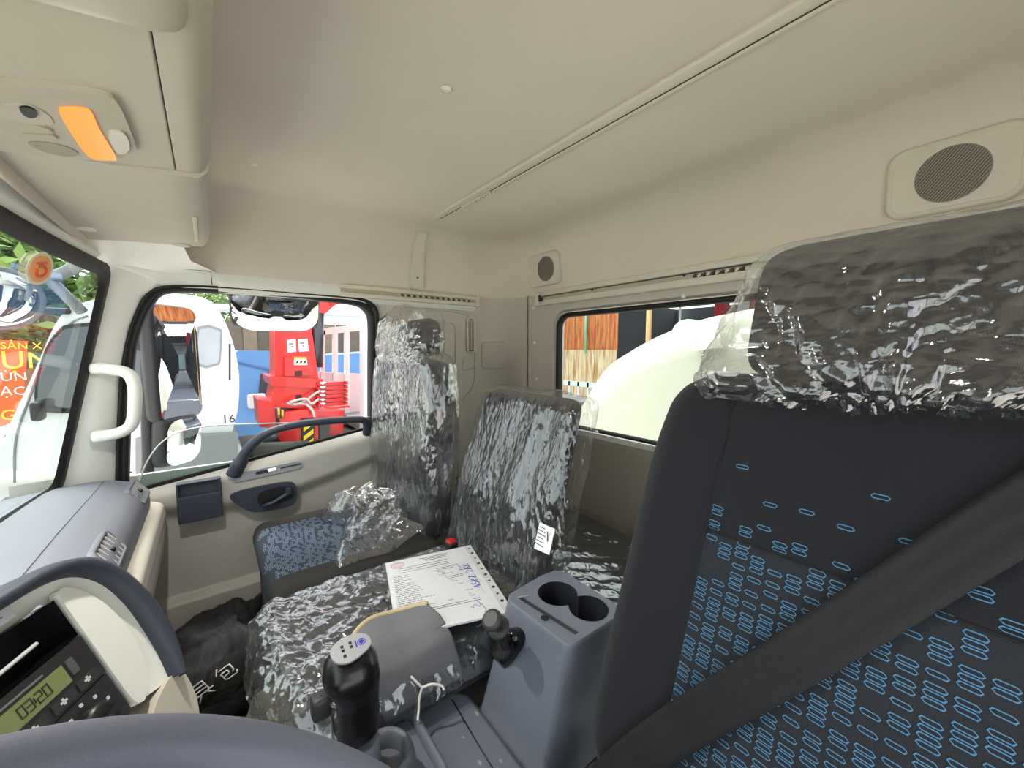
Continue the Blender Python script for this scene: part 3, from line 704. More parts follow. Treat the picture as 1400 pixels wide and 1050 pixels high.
mb.loft(cs, smooth=False); mb.add(cs[-1], [(0, 1, 2, 3)])
dp = part(mb, 'drop_plate', railm, cr)
part(MB().lathe([(.004, 0), (.004, .004)], (1.713, yR+.002, 1.425), (-1, 0, 0), 10), 'screw', slotm, dp)
# along the rear wall
rb = thing('curtain_rail', (.67, YB+.02, 1.34), 'long cream curtain rail on the rear wall above the rear window', 'curtain rail'); rb['axis'] = 'y'
part(MB().rblock((.65, YB+.016, 1.364), (1.62, .028, .022), .004, (4, 4, 4)).rblock((.65, YB+.016, 1.322), (1.62, .028, .024), .004, (4, 4, 4)), 'track', railm, rb)
part(MB().box((.65, YB+.010, 1.343), (1.61, .016, .024)), 'slot', M('slot_grey', (176, 168, 152), .6), rb)
part(MB().box((.65, YB+.0195, 1.351), (1.60, .002, .003)), 'slot_line', slotm, rb)
part(MB().rblock((1.452, YB+.018, 1.341), (.03, .036, .066), .005, (4, 4, 4)), 'end_cap', railm, rb)
part(MB().box((1.437, YB+.032, 1.343), (.006, .010, .03)).box((1.425, YB+.032, 1.335), (.010, .010, .016)), 'end_hook', slotm, rb)
for k in range(12): part(MB().box((.52+.0145*k, YB+.024, 1.340), (.012, .010, .008), Matrix.Rotation(.7, 3, 'Y')), 'runner', slotm if k % 2 else railm, rb)
for x in (.72, 1.12): part(MB().lathe([(.004, 0), (.004, .004)], (x, YB+.02, 1.347), (0, 1, 0), 8), 'screw', slotm, rb)
# short one over the door
rs = thing('curtain_rail', (1.73, -.8, 1.34), 'short cream curtain rail above the passenger door with a row of runners', 'curtain rail'); rs['axis'] = 'y'
part(MB().rblock((1.728, -.77, 1.359), (.024, .66, .018), .004, (4, 4, 4)).rblock((1.730, -.77, 1.327), (.022, .66, .018), .004, (4, 4, 4)), 'track', railm, rs)
part(MB().box((1.735, -.77, 1.343), (.014, .65, .016)), 'slot', M('slot_grey', (176, 168, 152), .6), rs)
part(MB().rblock((1.727, -1.098, 1.343), (.03, .02, .056), .005, (4, 4, 4)), 'end_cap', railm, rs)
for k in range(26): part(MB().box((1.726, -.69-.0145*k, 1.343), (.008, .010, .007), Matrix.Rotation(.7, 3, 'X')), 'runner', slotm if k % 2 else railm, rs)
# speakers on the rear of the headliner
def speaker(cx, cz, w_, h_, label, gx=0.):
    t = thing('speaker', (cx, YB+.02, cz-h_/2), label, 'speaker', 'rear speakers')
    o = Vector((cx, YB+.020, cz)); ex = Vector((-1, 0, 0)); ey = Vector((0, .09, 1)).normalized()
    nz = ex.cross(ey)
    P0 = [o+ex*a+ey*b for a, b in rrect(w_, h_, .032, 8)]; P1 = [o+ex*a+ey*b for a, b in rrect(w_-.012, h_-.012, .028, 8)]; P2 = [o+ex*a+ey*b for a, b in rrect(w_-.022, h_-.022, .024, 8)]
    s_ = 1 if nz.y > 0 else -1
    m = MB().loft([[p-nz*s_*.02 for p in P0], [p+nz*s_*.010 for p in P0], [p+nz*s_*.015 for p in P1], [p+nz*s_*.011 for p in P2]], closed=True); m.add([p+nz*s_*.011 for p in P2], [tuple(range(len(P2)))])
    part(m, 'plate', railm, t)
    part(MB().lathe([(.056, 0), (.056, .0125), (.053, .0135)], o+ex*gx, nz*s_, 40), 'grille', M('grille_grey', (150, 144, 130), .7), t)
    for k in range(23):                                             # grille slats
        a = -.053+.106*k/22; L = 2*math.sqrt(max(0, .054**2-a*a))
        if L < .01: continue
        c = o+ex*(a*.80+gx)-ey*a*.6+nz*s_*.0142
        d = ex*.6+ey*.80
        part(MB().bar(c-d*L/2, c+d*L/2, .0016, .0014, nz), 'slat', M('grille_slot', (92, 88, 78), .8), t)
speaker(1.415, 1.476, .215, .150, 'cream oblong speaker in the rear corner beside the passenger side', .02)
speaker(.125, 1.472, .205, .150, 'cream oblong speaker above the wrapped driver headrest')
# louvre in the side wall
lv = thing('wall_vent', (1.745, -1.073, 1.085), 'narrow upright white louvre vent in the side wall behind the passenger seat', 'vent')
po = [(1.742, a, b) for a, b in rrect(.052, .180, .022, 6, -1.073, 1.173)]; pi_ = [(1.738, a, b) for a, b in rrect(.040, .168, .017, 6, -1.073, 1.173)]
part(MB().loft([po, [(1.737, b, c) for a, b, c in po], pi_, [(1.749, b, c) for a, b, c in pi_]], closed=True), 'frame', railm, lv)
part(MB().box((1.7475, -1.073, 1.173), (.002, .036, .16)), 'back', slotm, lv)
for k in range(5): part(MB().box((1.741, -1.089+.008*k, 1.173), (.006, .0030, .155)), 'slat', railm, lv)

# ================================================================== SEATS
def assign(o, fn):
    for p in o.data.polygons: p.material_index = fn(p.center)
def motifs(region, surf, density, seed, w_=.0165, h_=.0052, cw=.0195, rowh=.0064, th=.0010):
    """woven outlines of long hexagons in short stacks, lying on surf(a, b)"""
    R = random.Random(seed); a0, a1, b0, b1 = region; m = MB(); i = 0; a = a0
    while a < a1:
        b = b1-R.random()*rowh*4
        while b > b0:
            dn_ = density(a, b)
            if R.random() < dn_:
                for k in range(R.randint(1, 1+int(4*dn_))):
                    hx = [(-w_/2, 0), (-w_/2+h_*.45, h_/2), (w_/2-h_*.45, h_/2), (w_/2, 0), (w_/2-h_*.45, -h_/2), (-w_/2+h_*.45, -h_/2)]
                    if b-h_ < b0: break
                    hi = [(x*(1-2*th/w_), y*(1-2*th/h_*1.0)) for x, y in hx]
                    vs_ = [surf(a+x+y*.25, b+y) for x, y in hx]+[surf(a+x+y*.25, b+y) for x, y in hi]
                    m.add(vs_, [(q, (q+1) % 6, 6+(q+1) % 6, 6+q) for q in range(6)])
                    b -= rowh
                b -= rowh*R.choice((.7, 1, 1.4))
            else: b -= rowh*(1+R.randint(0, 2))
        a += cw; i += 1
    return m
# ---- driver seat
DX = .11
ds = thing('driver_seat', (DX, -.45, .02), 'large black cloth driver seat with blue link pattern filling the right side', 'seat')
def dbul(dx, z):
    g = lambda t, s_: math.exp(-(t/s_)**2)
    return .012*g(abs(dx)-.215, .05)-.005*g(abs(dx)-.1455, .005)-(.004*g(z-.852, .005) if abs(dx) < .145 else 0)
def dfront(x, z): return -.504-.375*(z-.775)+dbul(x-DX, z)
def dfn(p):
    z = p.z; wz = z+.775; k = 1.0
    if wz < .62: k = 1-.10*((.62-wz)/.13)**2
    if wz > .90: k = 1-.09*((wz-.90)/.16)**1.6
    x = p.x*k; y = p.y-.375*z
    if p.y > .0: y += dbul(x, wz)*min(1, p.y/.05)
    return (x, y, z)
bk = part(MB().rblock((DX, -.569, .775), (.545, .13, .575), .06, (110, 10, 120), dfn), 'backrest', [seatf, seatfl], ds)
assign(bk, lambda c: 1 if abs(c.x+0-.0) < 9 and abs((c.x)-DX) < .1455 and c.y > -.60 and c.z < .852 else 0)
def dsurf(x, z): return Vector((x, dfront(x, z)+.0009, z))
def ddens(x, z):
    if z > .90: return 0
    t = (.900-z)/.10; return max(0, min(.93, .12+.85*t))
pt = part(motifs((DX-.138, DX+.138, .50, .893), dsurf, ddens, 3), 'woven_pattern', motif, ds); pt['kind'] = 'stuff'
for (x, z) in ((.225, .942), (.086, .942), (.185, .905), (.147, .908), (.11, .903), (.06, .906)):
    hx_ = [(-.0083, 0), (-.006, .0026), (.006, .0026), (.0083, 0), (.006, -.0026), (-.006, -.0026)]
    part(MB().add([dsurf(x+a, z+b) for a, b in hx_]+[dsurf(x+a*.88, z+b*.6) for a, b in hx_], [(q, (q+1) % 6, 6+(q+1) % 6, 6+q) for q in range(6)]), 'woven_link', motif, ds)
seam = M('seam_thread', (16, 17, 20), .8)
for sx in (-.1455, .1455):
    part(MB().tube([dsurf(DX+sx, z/100)+Vector((0, .0006, 0)) for z in range(52, 105, 2)], .0012, 5), 'seam', seam, ds)
part(MB().tube([dsurf(DX+k*.0145, .852)+Vector((0, .0006, 0)) for k in range(-10, 11)], .0012, 5), 'seam', seam, ds)
part(MB().rblock((DX, -.21, .405), (.53, .56, .13), .055, (12, 12, 8)), 'cushion', seatf, ds)
part(MB().box((DX, -.25, .18), (.44, .46, .34)), 'seat_base', blackp, ds, bevel=.02)
part(MB().tube([(DX-.06, -.62, 1.0), (DX-.06, -.65, 1.12)], .007, 8), 'headrest_post', blackp, ds)
part(MB().tube([(DX+.06, -.62, 1.0), (DX+.06, -.65, 1.12)], .007, 8), 'headrest_post', blackp, ds)
part(MB().rblock((DX-.005, -.655, 1.151), (.285, .12, .188), .045, (24, 12, 16), lambda p: (p.x, p.y-.28*p.z+.004*math.cos(p.x*9), p.z)), 'headrest', M_weave('headrest_cloth', (46, 47, 50), 420, .3), ds)
# its polythene bag: flares at the open bottom, ragged hem
def bagfn(p):
    t = (p.z+.1075)/.215; k = 1.12-.11*t; x = p.x*k; y = p.y*(1.05-.03*t)-.28*p.z
    if p.x > .10: x += .035*(1-t)**2
    qx, qz = p.x+.03, p.z+.17; an = math.atan2(qx, qz); rd = math.hypot(qx, qz); c = crumple((an*.30, p.y, rd*.32), 20, 4.)+.75*crumple((an*.26, p.y, rd*.30), 46, 8.)
    a = .020*(1.1-t)+.003
    n = Vector((p.x*2, p.y*5, p.z*1.5)).normalized()
    z = p.z+(.006*noise.noise(Vector((p.x*40, 0, p.y*30))) if t < .06 else 0)
    return (x+n.x*c*a, y+n.y*c*a, z+n.z*c*a*.6)
mb = MB().rblock((DX-.002, -.657, 1.142), (.30, .135, .215), .05, (130, 36, 110), bagfn)
bagm = M_film('headrest_bag_film', .075, .26, 30, .9, rough=.09, stretch=(.55, 1, 1.5))
hb = mb.build('plastic_cover', bagm)
bm = bmesh.new(); bm.from_mesh(hb.data); bmesh.ops.delete(bm, geom=[f for f in bm.faces if f.calc_center_median().z < 1.045 and f.normal.z < -.6], context='FACES'); bm.to_mesh(hb.data); bm.free()
tag(hb, 'crumpled clear plastic bag over the driver headrest', 'plastic cover', 'clear plastic covers')
# ---- seat belt across the driver seat
cl = [(-.17, 1.15), (-.09, 1.06), (-.007, .957), (.08, .836), (.147, .744), (.215, .654), (.270, .577), (.305, .515), (.322, .455), (.325, .39)]
cl = [(p.x, p.y) for p in smooth_poly([Vector((a, b, 0)) for a, b in cl], 6, False)]
A, B, A2, B2 = [], [], [], []
for i, (x, z) in enumerate(cl):
    x0, z0 = cl[max(0, i-1)]; x1, z1 = cl[min(len(cl)-1, i+1)]; d = Vector((x1-x0, z1-z0)).normalized(); nrm = Vector((-d.y, d.x))*.0245
    for (L_, sg) in ((A, 1), (B, -1)):
        xx, zz = x+nrm.x*sg, z+nrm.y*sg; yy = dfront(min(xx, DX+.25), min(zz, 1.06))+.009 - max(0, xx-DX-.235)*.5
        L_.append(Vector((xx, yy, zz)))
rows = []
for t in range(9): rows.append([a.lerp(b, t/8)+Vector((0, .0012*math.sin(t*2.2), 0)) for a, b in zip(A, B)])
sb = MB().loft(rows).build('seat_belt', beltm, solid=.0015); tag(sb, 'black webbing seat belt running diagonally across the driver backrest', 'seat belt')
# ---- middle seat
ms = thing('middle_seat', (.87, -.40, .38), 'low-backed middle seat in dark cloth between the console and passenger seat', 'seat')
part(MB().rblock((.897, -.683, .715), (.415, .075, .51), .035, (16, 8, 20), lambda p: (p.x*(1-.06*max(0, p.z)/.26), p.y-.30*p.z, p.z)), 'backrest', seatf, ms)
part(MB().rblock((.870, -.335, .445), (.44, .50, .12), .05, (16, 16, 8)), 'cushion', seatf, ms)
part(MB().box((.88, -.34, .385), (.36, .42, .03)), 'cushion_base', blackp, ms)
def coverfn(cx_amp, seed, s=10, zs=.35, amp=.010, wob=.0):
    def f(p):
        q = (p.x+seed, p.y, p.z*zs); c = crumple(q, s, seed)
        n = Vector((p.x*2.2, p.y*7, p.z*1.2)); n = n.normalized() if n.length > 0 else n
        return Vector((p.x, p.y, p.z))+n*(c*amp*1.6)
    return f
g_ = coverfn(1, 2., s=14, zs=.4, amp=.012)
mcv = MB().rblock((.885, -.683, .712), (.450, .092, .53), .04, (110, 16, 130), lambda p: (lambda q: (q.x*(1-.05*max(0, q.z)/.27)-(.012 if q.x < 0 else 0), q.y-.30*q.z, q.z))(g_(p)))
o = mcv.build('plastic_cover', film); tag(o, 'crumpled clear plastic sleeve over the middle backrest with a white label', 'plastic cover', 'clear plastic covers')
# white sticker on that sleeve
eX, eY = Vector((-1, 0, 0)), Vector((0, -.30, 1)).normalized(); so_ = Vector((.662, -.6195+.004, .655))
nS = Vector((0, 1, .3)).normalized(); so_ = Vector((.665, -.58-.30*(.655-.5)+.020, .655))
stk = MB().ext([(-.026, -.032), (.026, -.027), (.026, .033), (-.026, .030)], so_, eX, eY, .0008).build('label_sticker', white); tag(stk, 'small white printed label stuck on the wrapped middle backrest', 'label')
for k in range(6):
    part(MB().box(so_+eX*(-.012+.0)+eY*(.022-.008*k)+nS*.0012, (.018+.006*(k % 3), .0004, .0022)), 'print_line', ink, stk)
part(MB().box(so_+eX*.012+nS*.0012, (.003, .0004, .045)), 'print_line', ink, stk)
# cover of the middle cushion: lies over the top, hangs in front
def mcush(i, j):
    x = .640+.425*i; s_ = j*(.655-.05*i*i)
    if s_ < .50: y = -.60+s_; z = .515
    else:
        t = (s_-.50); a = min(1, t/.09)*PI/2; y = -.10+.055*math.sin(a)+max(0, t-.09)*.15; z = .515-.055*(1-math.cos(a))-max(0, t-.09)*(.95)
    e = min(i, 1-i); z -= .07*max(0, 1-e/.10)**2; y -= .05*max(0, (i-.72)/.28)**2*max(0, (s_-.35)/.3); x += (.012 if i > .5 else -.012)*max(0, 1-e/.1)
    y -= .05*max(0, 1-(i)/.35)*(1 if s_ > .5 else 0)
    c = crumple((x, y, z), 14, 7.)+.3*crumple((x, y, z), 34, 1.)
    return Vector((x, y+(.018*c if s_ > .5 else 0), z+.016*c-(.008 if s_ < .5 else 0)))
film3 = M_film('cushion_film', .2, .24, 40, .45, rough=.12, stretch=(1, 1, 1), tint=(222, 232, 242))
o = MB().grid(mcush, 130, 200).build('plastic_cover', film3); tag(o, 'crumpled clear plastic sheet over the middle cushion hanging down in front', 'plastic cover', 'clear plastic covers')
# ---- passenger seat
ps = thing('passenger_seat', (1.38, -.34, .05), 'passenger seat with dark cushion and pale blue checked centre beside the door', 'seat')
def pfn(p): return (p.x*(1-.10*max(0, p.z-.12)/.18), p.y-.05*p.z, p.z)
part(MB().rblock((1.395, -.592, .765), (.515, .105, .60), .05, (18, 8, 20), pfn), 'backrest', seatf, ps)
part(MB().rblock((1.365, -.612, 1.125), (.25, .09, .17), .045, (14, 8, 12), lambda p: (p.x, p.y-.1*p.z, p.z)), 'headrest', seatf, ps)
part(MB().tube([(1.37, -.61, .98), (1.37, -.61, 1.10)], .02, 10), 'headrest_post', blackp, ps)
def pcz(x, y): return .487-.012*math.exp(-((x-1.375)/.12)**2)-.02*max(0, (y+.17)/.08)**2
pcu = part(MB().rblock((1.375, -.335, .435), (.56, .49, .105), .045, (60, 52, 8), lambda p: (p.x, p.y, p.z-(.012*math.exp(-(p.x/.12)**2) if p.z > 0 else 0))), 'cushion', [seatf2, M_weave('cushion_panel_cloth', (60, 66, 76), 420, .35, am=.2)], ps)
assign(pcu, lambda c: 1 if abs(c.x-1.375) < .183 and c.z > .43 and c.y > -.42 else 0)
def pcs(x, y):
    z = .4875-.012*math.exp(-((x-1.375)/.12)**2)
    yy = y+.09
    if y > -.135: t = (y+.135)/.045; t = min(1, t); z -= .045*(1-math.sqrt(max(0, 1-t*t)))
    return Vector((x, y, z+.0012))
pa = motifs((1.20, 1.555, -.50, -.098), pcs, lambda a, b: max(.15, min(.97, 1.5-(abs(b+.10))/.30)), 5, w_=.0135, h_=.0062, cw=.0158, rowh=.0076, th=.0011)
q = part(pa, 'woven_pattern', motif2, ps); q['kind'] = 'stuff'
part(MB().rblock((1.375, -.325, .28), (.52, .44, .23), .03, (8, 8, 6)), 'seat_base', M('seat_base_grey', (74, 72, 72), .7), ps)
def pcf(p):
    q = (p.x*1.0, p.y, p.z*.5); c = crumple(q, 12, 11.)+.35*crumple(q, 30, 5.)
    n = Vector((p.x*2, p.y*7, p.z*.6)).normalized()
    w_ = 1.0-.10*max(0, p.z-.14)/.18
    v = Vector((p.x*w_, p.y, p.z))+n*(.021*c)
    if p.x > .15: v.x += .02
    return (v.x, v.y-.05*v.z, v.z)
filmp = M_film('seat_film', .17, .26, 40, .7, rough=.1, stretch=(1.2, 1, .4), tint=(228, 232, 236))
o = MB().rblock((1.398, -.592, .775), (.522, .115, .62), .045, (110, 20, 140), pcf).build('plastic_cover', filmp); tag(o, 'shiny crumpled clear plastic sleeve over the tall passenger backrest', 'plastic cover', 'clear plastic covers')
def phf(p):
    t = (p.z+.13)/.26; c = crumple((p.x, p.y, p.z), 14, 21.)
    x = p.x*(1-.25*abs(t-.45)); n = Vector((p.x*2, p.y*6, p.z)).normalized()
    z = p.z+(.03*math.exp(-((p.x-.06)/.05)**2)*t*t)
    return (x+n.x*.02*c+.03*max(0, p.x-.05)/.12*t, p.y+n.y*.02*c-.1*p.z, z+n.z*.01*c)
o = MB().rblock((1.425, -.605, 1.135), (.37, .125, .22), .055, (70, 24, 60), phf).build('plastic_cover', filmp); tag(o, 'puffed clear plastic hood over the passenger headrest', 'plastic cover', 'clear plastic covers')
# loose heap of film on the passenger cushion
def heap(i, j):
    x = 1.13+.47*i; y = -.53+.25*j*(1-.25*i)+.02*math.sin(i*9)
    e = min(i, 1-i, j*1.2, (1-j))
    c = crumple((x, y, 0), 14, 31.)+.4*crumple((x, y, 0), 34, 2.)
    z = .495+.085*min(1, e/.22)**.7*(.45+.75*max(0, c))*(.6+.5*i)+.04*max(0, 1-j*3)
    return Vector((x+.015*noise.noise(Vector((y*14, z*9, 1))), y+.03*noise.noise(Vector((x*13, z*9, 4))), z))
o = MB().grid(heap, 80, 60).build('plastic_film', M_film('heap_film', .3, .25, 50, .4, rough=.12, stretch=(1, 1, 1))); tag(o, 'loose heap of clear plastic film lying on the passenger cushion', 'plastic film')
# ---- bunk behind the seats, wrapped
bn = thing('bunk', (.67, -1.05, .0), 'dark bunk mattress behind the seats partly hidden by the driver seat', 'bunk')
part(MB().rblock((.67, -1.06, .33), (1.7, .44, .12), .04, (16, 8, 6)), 'mattress', seatf, bn)
part(MB().box((.67, -1.06, .13), (1.68, .42, .26)), 'bunk_box', blackp, bn)
def bc(i, j):
    x = .2+1.0*i; y = -1.27+.44*j; c = crumple((x, y, 0), 14, 9.)+.4*crumple((x, y, 0), 34, 6.); return Vector((x, y, .398+.012*c))
o = MB().grid(bc, 80, 40).build('plastic_cover', film3); tag(o, 'crumpled clear plastic sheet lying on the bunk behind the middle seat', 'plastic cover', 'clear plastic covers')

# ================================================================== CENTRE CONSOLE, GEAR LEVER
cc = thing('centre_console', (.54, -.45, .365), 'dark grey moulded console with twin cup holder beside the driver seat', 'console')
ZT = .600
def circ_union(c1, r1, c2, r2, n=28):
    """outline of two overlapping circles (plan)"""
    P = []
    for (c, r, d, R_) in ((c1, r1, c2, r2), (c2, r2, c1, r1)):
        b = math.atan2(d[1]-c[1], d[0]-c[0]); seg = []
        for k in range(n*2):
            a = b+2*PI*k/(n*2); p = (c[0]+r*math.cos(a), c[1]+r*math.sin(a))
            if math.hypot(p[0]-d[0], p[1]-d[1]) > R_: seg.append(p)
        P += seg
    return P
cu = circ_union((.556, -.545), .0405, (.486, -.560), .038)
cu3 = resample([Vector((a, b, ZT)) for a, b in cu], 80)
outer = resample([Vector((a, b, ZT)) for a, b in ((.628, -.56), (.625, -.60), (.612, -.615), (.45, -.615), (.435, -.60), (.435, -.47), (.445, -.456), (.60, -.450), (.618, -.465))], 80)
cxy = Vector((.53, -.54, ZT))
def ang(p, c): return math.atan2(p.y-c.y, p.x-c.x)
def rot_to(L_, c):
    i = min(range(len(L_)), key=lambda k: abs(ang(L_[k], c)-.0)); return L_[i:]+L_[:i]
def ccw(L_, c):
    a = sum((L_[i].x*L_[(i+1) % len(L_)].y-L_[(i+1) % len(L_)].x*L_[i].y) for i in range(len(L_))); return L_ if a > 0 else L_[::-1]
cu3 = rot_to(ccw(cu3, cxy), cxy); outer = rot_to(ccw(outer, cxy), cxy)
mb = MB()
base = []
for p in outer:
    q = p.copy(); q.z = .385
    q.x = .535+(p.x-.535)*1.14 if p.x > .535 else p.x-.006
    if p.y > -.50: q.y += .062*min(1, (p.y+.50)/.045)
    base.append(q)
def lerpc(a, b, t, dz=0): return [Vector((p.x+(q.x-p.x)*t, p.y+(q.y-p.y)*t, p.z+(q.z-p.z)*t+dz)) for p, q in zip(a, b)]
top_o = [Vector((cxy.x+(p.x-cxy.x)*.965, cxy.y+(p.y-cxy.y)*.965, ZT)) for p in outer]
drop = [Vector((p.x, p.y, ZT-.008)) for p in outer]
flare = [Vector((q.x+(q.x-.535)*.06, q.y+(.022 if q.y > -.45 else 0), .372)) for q in base]
mb.loft([cu3, top_o], closed=True, smooth=False)
mb.loft([top_o, lerpc(top_o, drop, .6, .003), drop, lerpc(drop, base, .4), lerpc(drop, base, .8), base, flare], closed=True)
part(mb, 'console_tower', darkp, cc)
cupm = M('cup_dark', (40, 42, 50), .45)
mb = MB(); fl = [Vector((p.x, p.y, ZT-.075)) for p in cu3]
mb.loft([[Vector((p.x, p.y, ZT+.001)) for p in cu3], [Vector((p.x, p.y, ZT-.005)) for p in cu3], fl], closed=True); mb.add(fl, [tuple(range(80))])
cuph = part(mb, 'cup_holder', cupm, cc)
ga, gb = onZ(712, 818, ZT), onZ(788, 866, ZT)
part(MB().bar(ga+Vector((0, 0, .0004)), gb+Vector((0, 0, .0004)), .007, .002), 'card_slot', cupm, cc)
part(MB().bar(ga+Vector((.004, .004, .0012)), ga+Vector((-.004, -.016, .0012)), .004, .002), 'slot_end', M('console_pale', (150, 152, 158), .5), cc)
part(MB().lathe([(.008, 0), (.008, .0012), (.005, .0006)], onZ(745, 845, ZT), (0, 0, 1), 16), 'screw_hole', blackp, cc)
# lower tray running forward to the gear lever
tr = [(.462, -.385), (.66, -.385), (.70, -.30), (.725, -.20), (.735, -.06), (.735, .10), (.44, .10), (.44, -.30)]
mb = MB(); To = resample([Vector((a, b, .398)) for a, b in tr], 64); c_ = Vector((.58, -.15, .398))
Ti = [Vector((c_.x+(p.x-c_.x)*.95, c_.y+(p.y-c_.y)*.97, .400)) for p in To]; Tb = [Vector((p.x+(p.x-c_.x)*.03, p.y, .33)) for p in To]
mb.loft([Tb, To, Ti], closed=True); mb.add(Ti, [tuple(range(64))])
part(mb, 'console_tray', darkp, cc)
part(MB().tube([(.655, -.352, .4005), (.56, -.345, .4005), (.46, -.340, .4005)], .0012, 5), 'panel_joint', blackp, cc)
# raised surround of the gear lever with a rim
R0 = rrect(.20, .22, .04, 6, .590, -.165)
mb = MB(); a_ = [Vector((x, y, .400)) for x, y in R0]; b_ = [Vector((.59+(x-.59)*.97, -.165+(y+.165)*.97, .432)) for x, y in R0]; c3 = [Vector((.59+(x-.59)*.90, -.165+(y+.165)*.90, .434)) for x, y in R0]; d3 = [Vector((.59+(x-.59)*.86, -.165+(y+.165)*.86, .415)) for x, y in R0]
mb.loft([a_, b_, c3, d3], closed=True); mb.add(d3, [tuple(range(len(d3)))])
part(mb, 'lever_surround', darkp, cc)
# scuffs of pale dust
for (x, y, s_) in ((.60, -.375, .006), (.52, -.33, .005), (.575, -.33, .003), (.50, -.36, .004)): part(MB().ext([(s_*math.cos(t)*(1+.3*math.sin(3*t)), s_*.6*math.sin(t)) for t in [2*PI*k/9 for k in range(9)]], (x, y, .4002), (1, 0, 0), (0, 1, 0), .0006), 'dust_speck', M('dust', (150, 152, 158), .9), cc)
# gear lever
gl = thing('gear_lever', (.585, -.155, .415), 'black gear lever with silver-topped knob and side switch', 'gear lever')
gm = M('lever_boot_grey', (96, 99, 108), .5)
part(MB().lathe([(.052, 0), (.050, .03), (.046, .05), (.040, .060), (.034, .052), (.030, .03)], (.572, -.185, .415), (0, 0, 1), 28), 'boot_collar', gm, gl)
part(MB().lathe([(.030, 0), (.027, .05), (.0255, .085), (.022, .086)], (.585, -.157, .415), (0, 0, 1), 24), 'sleeve', gm, gl)
def kf(p):
    t = (p.z+.075)/.15; k = .80 if t < .5 else .80+.24*min(1, (t-.5)/.2)
    if t > .85: k *= 1-.15*((t-.85)/.15)
    sx = p.x*k; sy = p.y*k
    if t > .5: sx += .006*min(1, (t-.5)/.25); sy += .007*min(1, (t-.5)/.25)
    return (sx, sy, p.z-.22*p.x*max(0, t-.6)/.4*-1)
kn = part(MB().rblock((.583, -.153, .578), (.066, .076, .150), .030, (16, 16, 22), kf), 'knob', M('knob_leather', (16, 16, 17), .25, bump=(500, .15)), gl)
# silver badge on the crown
bo = Vector((.588, -.147, .6545)); bx = Vector((0, -1, 0)); by = Vector((.976, 0, .217)).normalized()   # right, up as read by the driver
sil = part(MB().ext([(p.x, p.y) for p in smooth_poly([Vector((a, b, 0)) for a, b in ((-.026, -.014), (-.028, .006), (-.014, .018), (.010, .019), (.026, .008), (.026, -.010), (.010, -.020), (-.010, -.024))], 4)], bo, bx, by, .003, smooth=True), 'badge', M('badge_silver', (176, 178, 182), .35, .4), kn)
for x, y in ((-.006, .008), (-.006, .001), (-.006, -.009), (.006, .009), (.006, .002)): part(MB().ext(rrect(.0042, .0048, .001, 2, x-.006, y-.003), bo, bx, by, .0004, off=.003), 'gear_mark', blackp, sil)
blu = M('badge_blue', (48, 52, 170), .5)
part(MB().tube([bo+bx*(.015+.0055*math.cos(a))+by*(.0005+.0055*math.sin(a))+bx.cross(by)*.0032 for a in [2*PI*k/20 for k in range(20)]], .0006, 5, closed=True).lathe([(.0035, 0), (.0035, .0004)], bo+bx*.015+by*.0005+bx.cross(by)*.003, bx.cross(by), 14), 'badge_emblem', blu, sil)
for k in range(2): part(MB().ext(rrect(.002, .012, .0005, 2, .007+.0, .0), bo, bx, by, .0004, off=.003), 'badge_text', blu, sil) if k == 0 else None
part(MB().rblock((.617, -.108, .562), (.026, .028, .036), .007, (6, 6, 6)), 'side_switch', M('switch_dark', (44, 44, 46), .5), gl)
part(MB().tube([(.612, -.118, .563), (.600, -.135, .563)], .007, 10), 'switch_stem', chrome, gl)
part(MB().box((.567, -.178, .53), (.0, .0, .0)).ext(rrect(.008, .009, .002, 2), Vector((.562, -.156, .522)), Vector((0, -1, 0)), Vector((0, 0, 1)), -.0015), 'small_mark', M('mark_grey', (120, 122, 130), .5), gl)
# parking-brake lever on the front face of the tower
pbv = thing('brake_lever', (.61, -.435, .50), 'black round-knobbed brake lever on the front of the console', 'lever')
bp0 = onY(694, 888, -.428)
def bt(u, v, y): return onY(u, v, y)
pol = [bt(u, v, -.432) for u, v in ((676, 892), (686, 868), (700, 858), (711, 870), (710, 890), (698, 912), (690, 908))]
nF = Vector((0, 1, .3)).normalized()
Pm = smooth_poly(pol, 3); n = len(Pm); mb = MB(); Q = [p+nF*.012 for p in Pm]; Qc = [p.lerp(sum(Pm, Vector())/n, .25)+nF*.017 for p in Pm]
mb.loft([[p-nF*.02 for p in Pm], Pm, Q, Qc], closed=True); mb.add(Qc, [tuple(range(n))])
part(mb, 'gate', blackg, pbv)
k0, k1, k2 = onY(693, 880, -.415), onY(682, 858, -.385), onY(671, 846, -.365)
part(MB().tube([k0, k1], [.012, .009], 12), 'shaft', blackp, pbv)
dk = (k2-k1).normalized()
knb = M('knob_grey', (52, 52, 54), .5)
part(MB().lathe([(.019, -.004), (.0205, .0), (.0185, .003), (.010, .005)], k1, dk, 24), 'collar', knb, pbv)
part(MB().lathe([(.008, 0), (.008, .015), (.016, .021), (.0185, .027), (.018, .033), (.013, .036)], k1, dk, 24), 'pull_knob', knb, pbv)

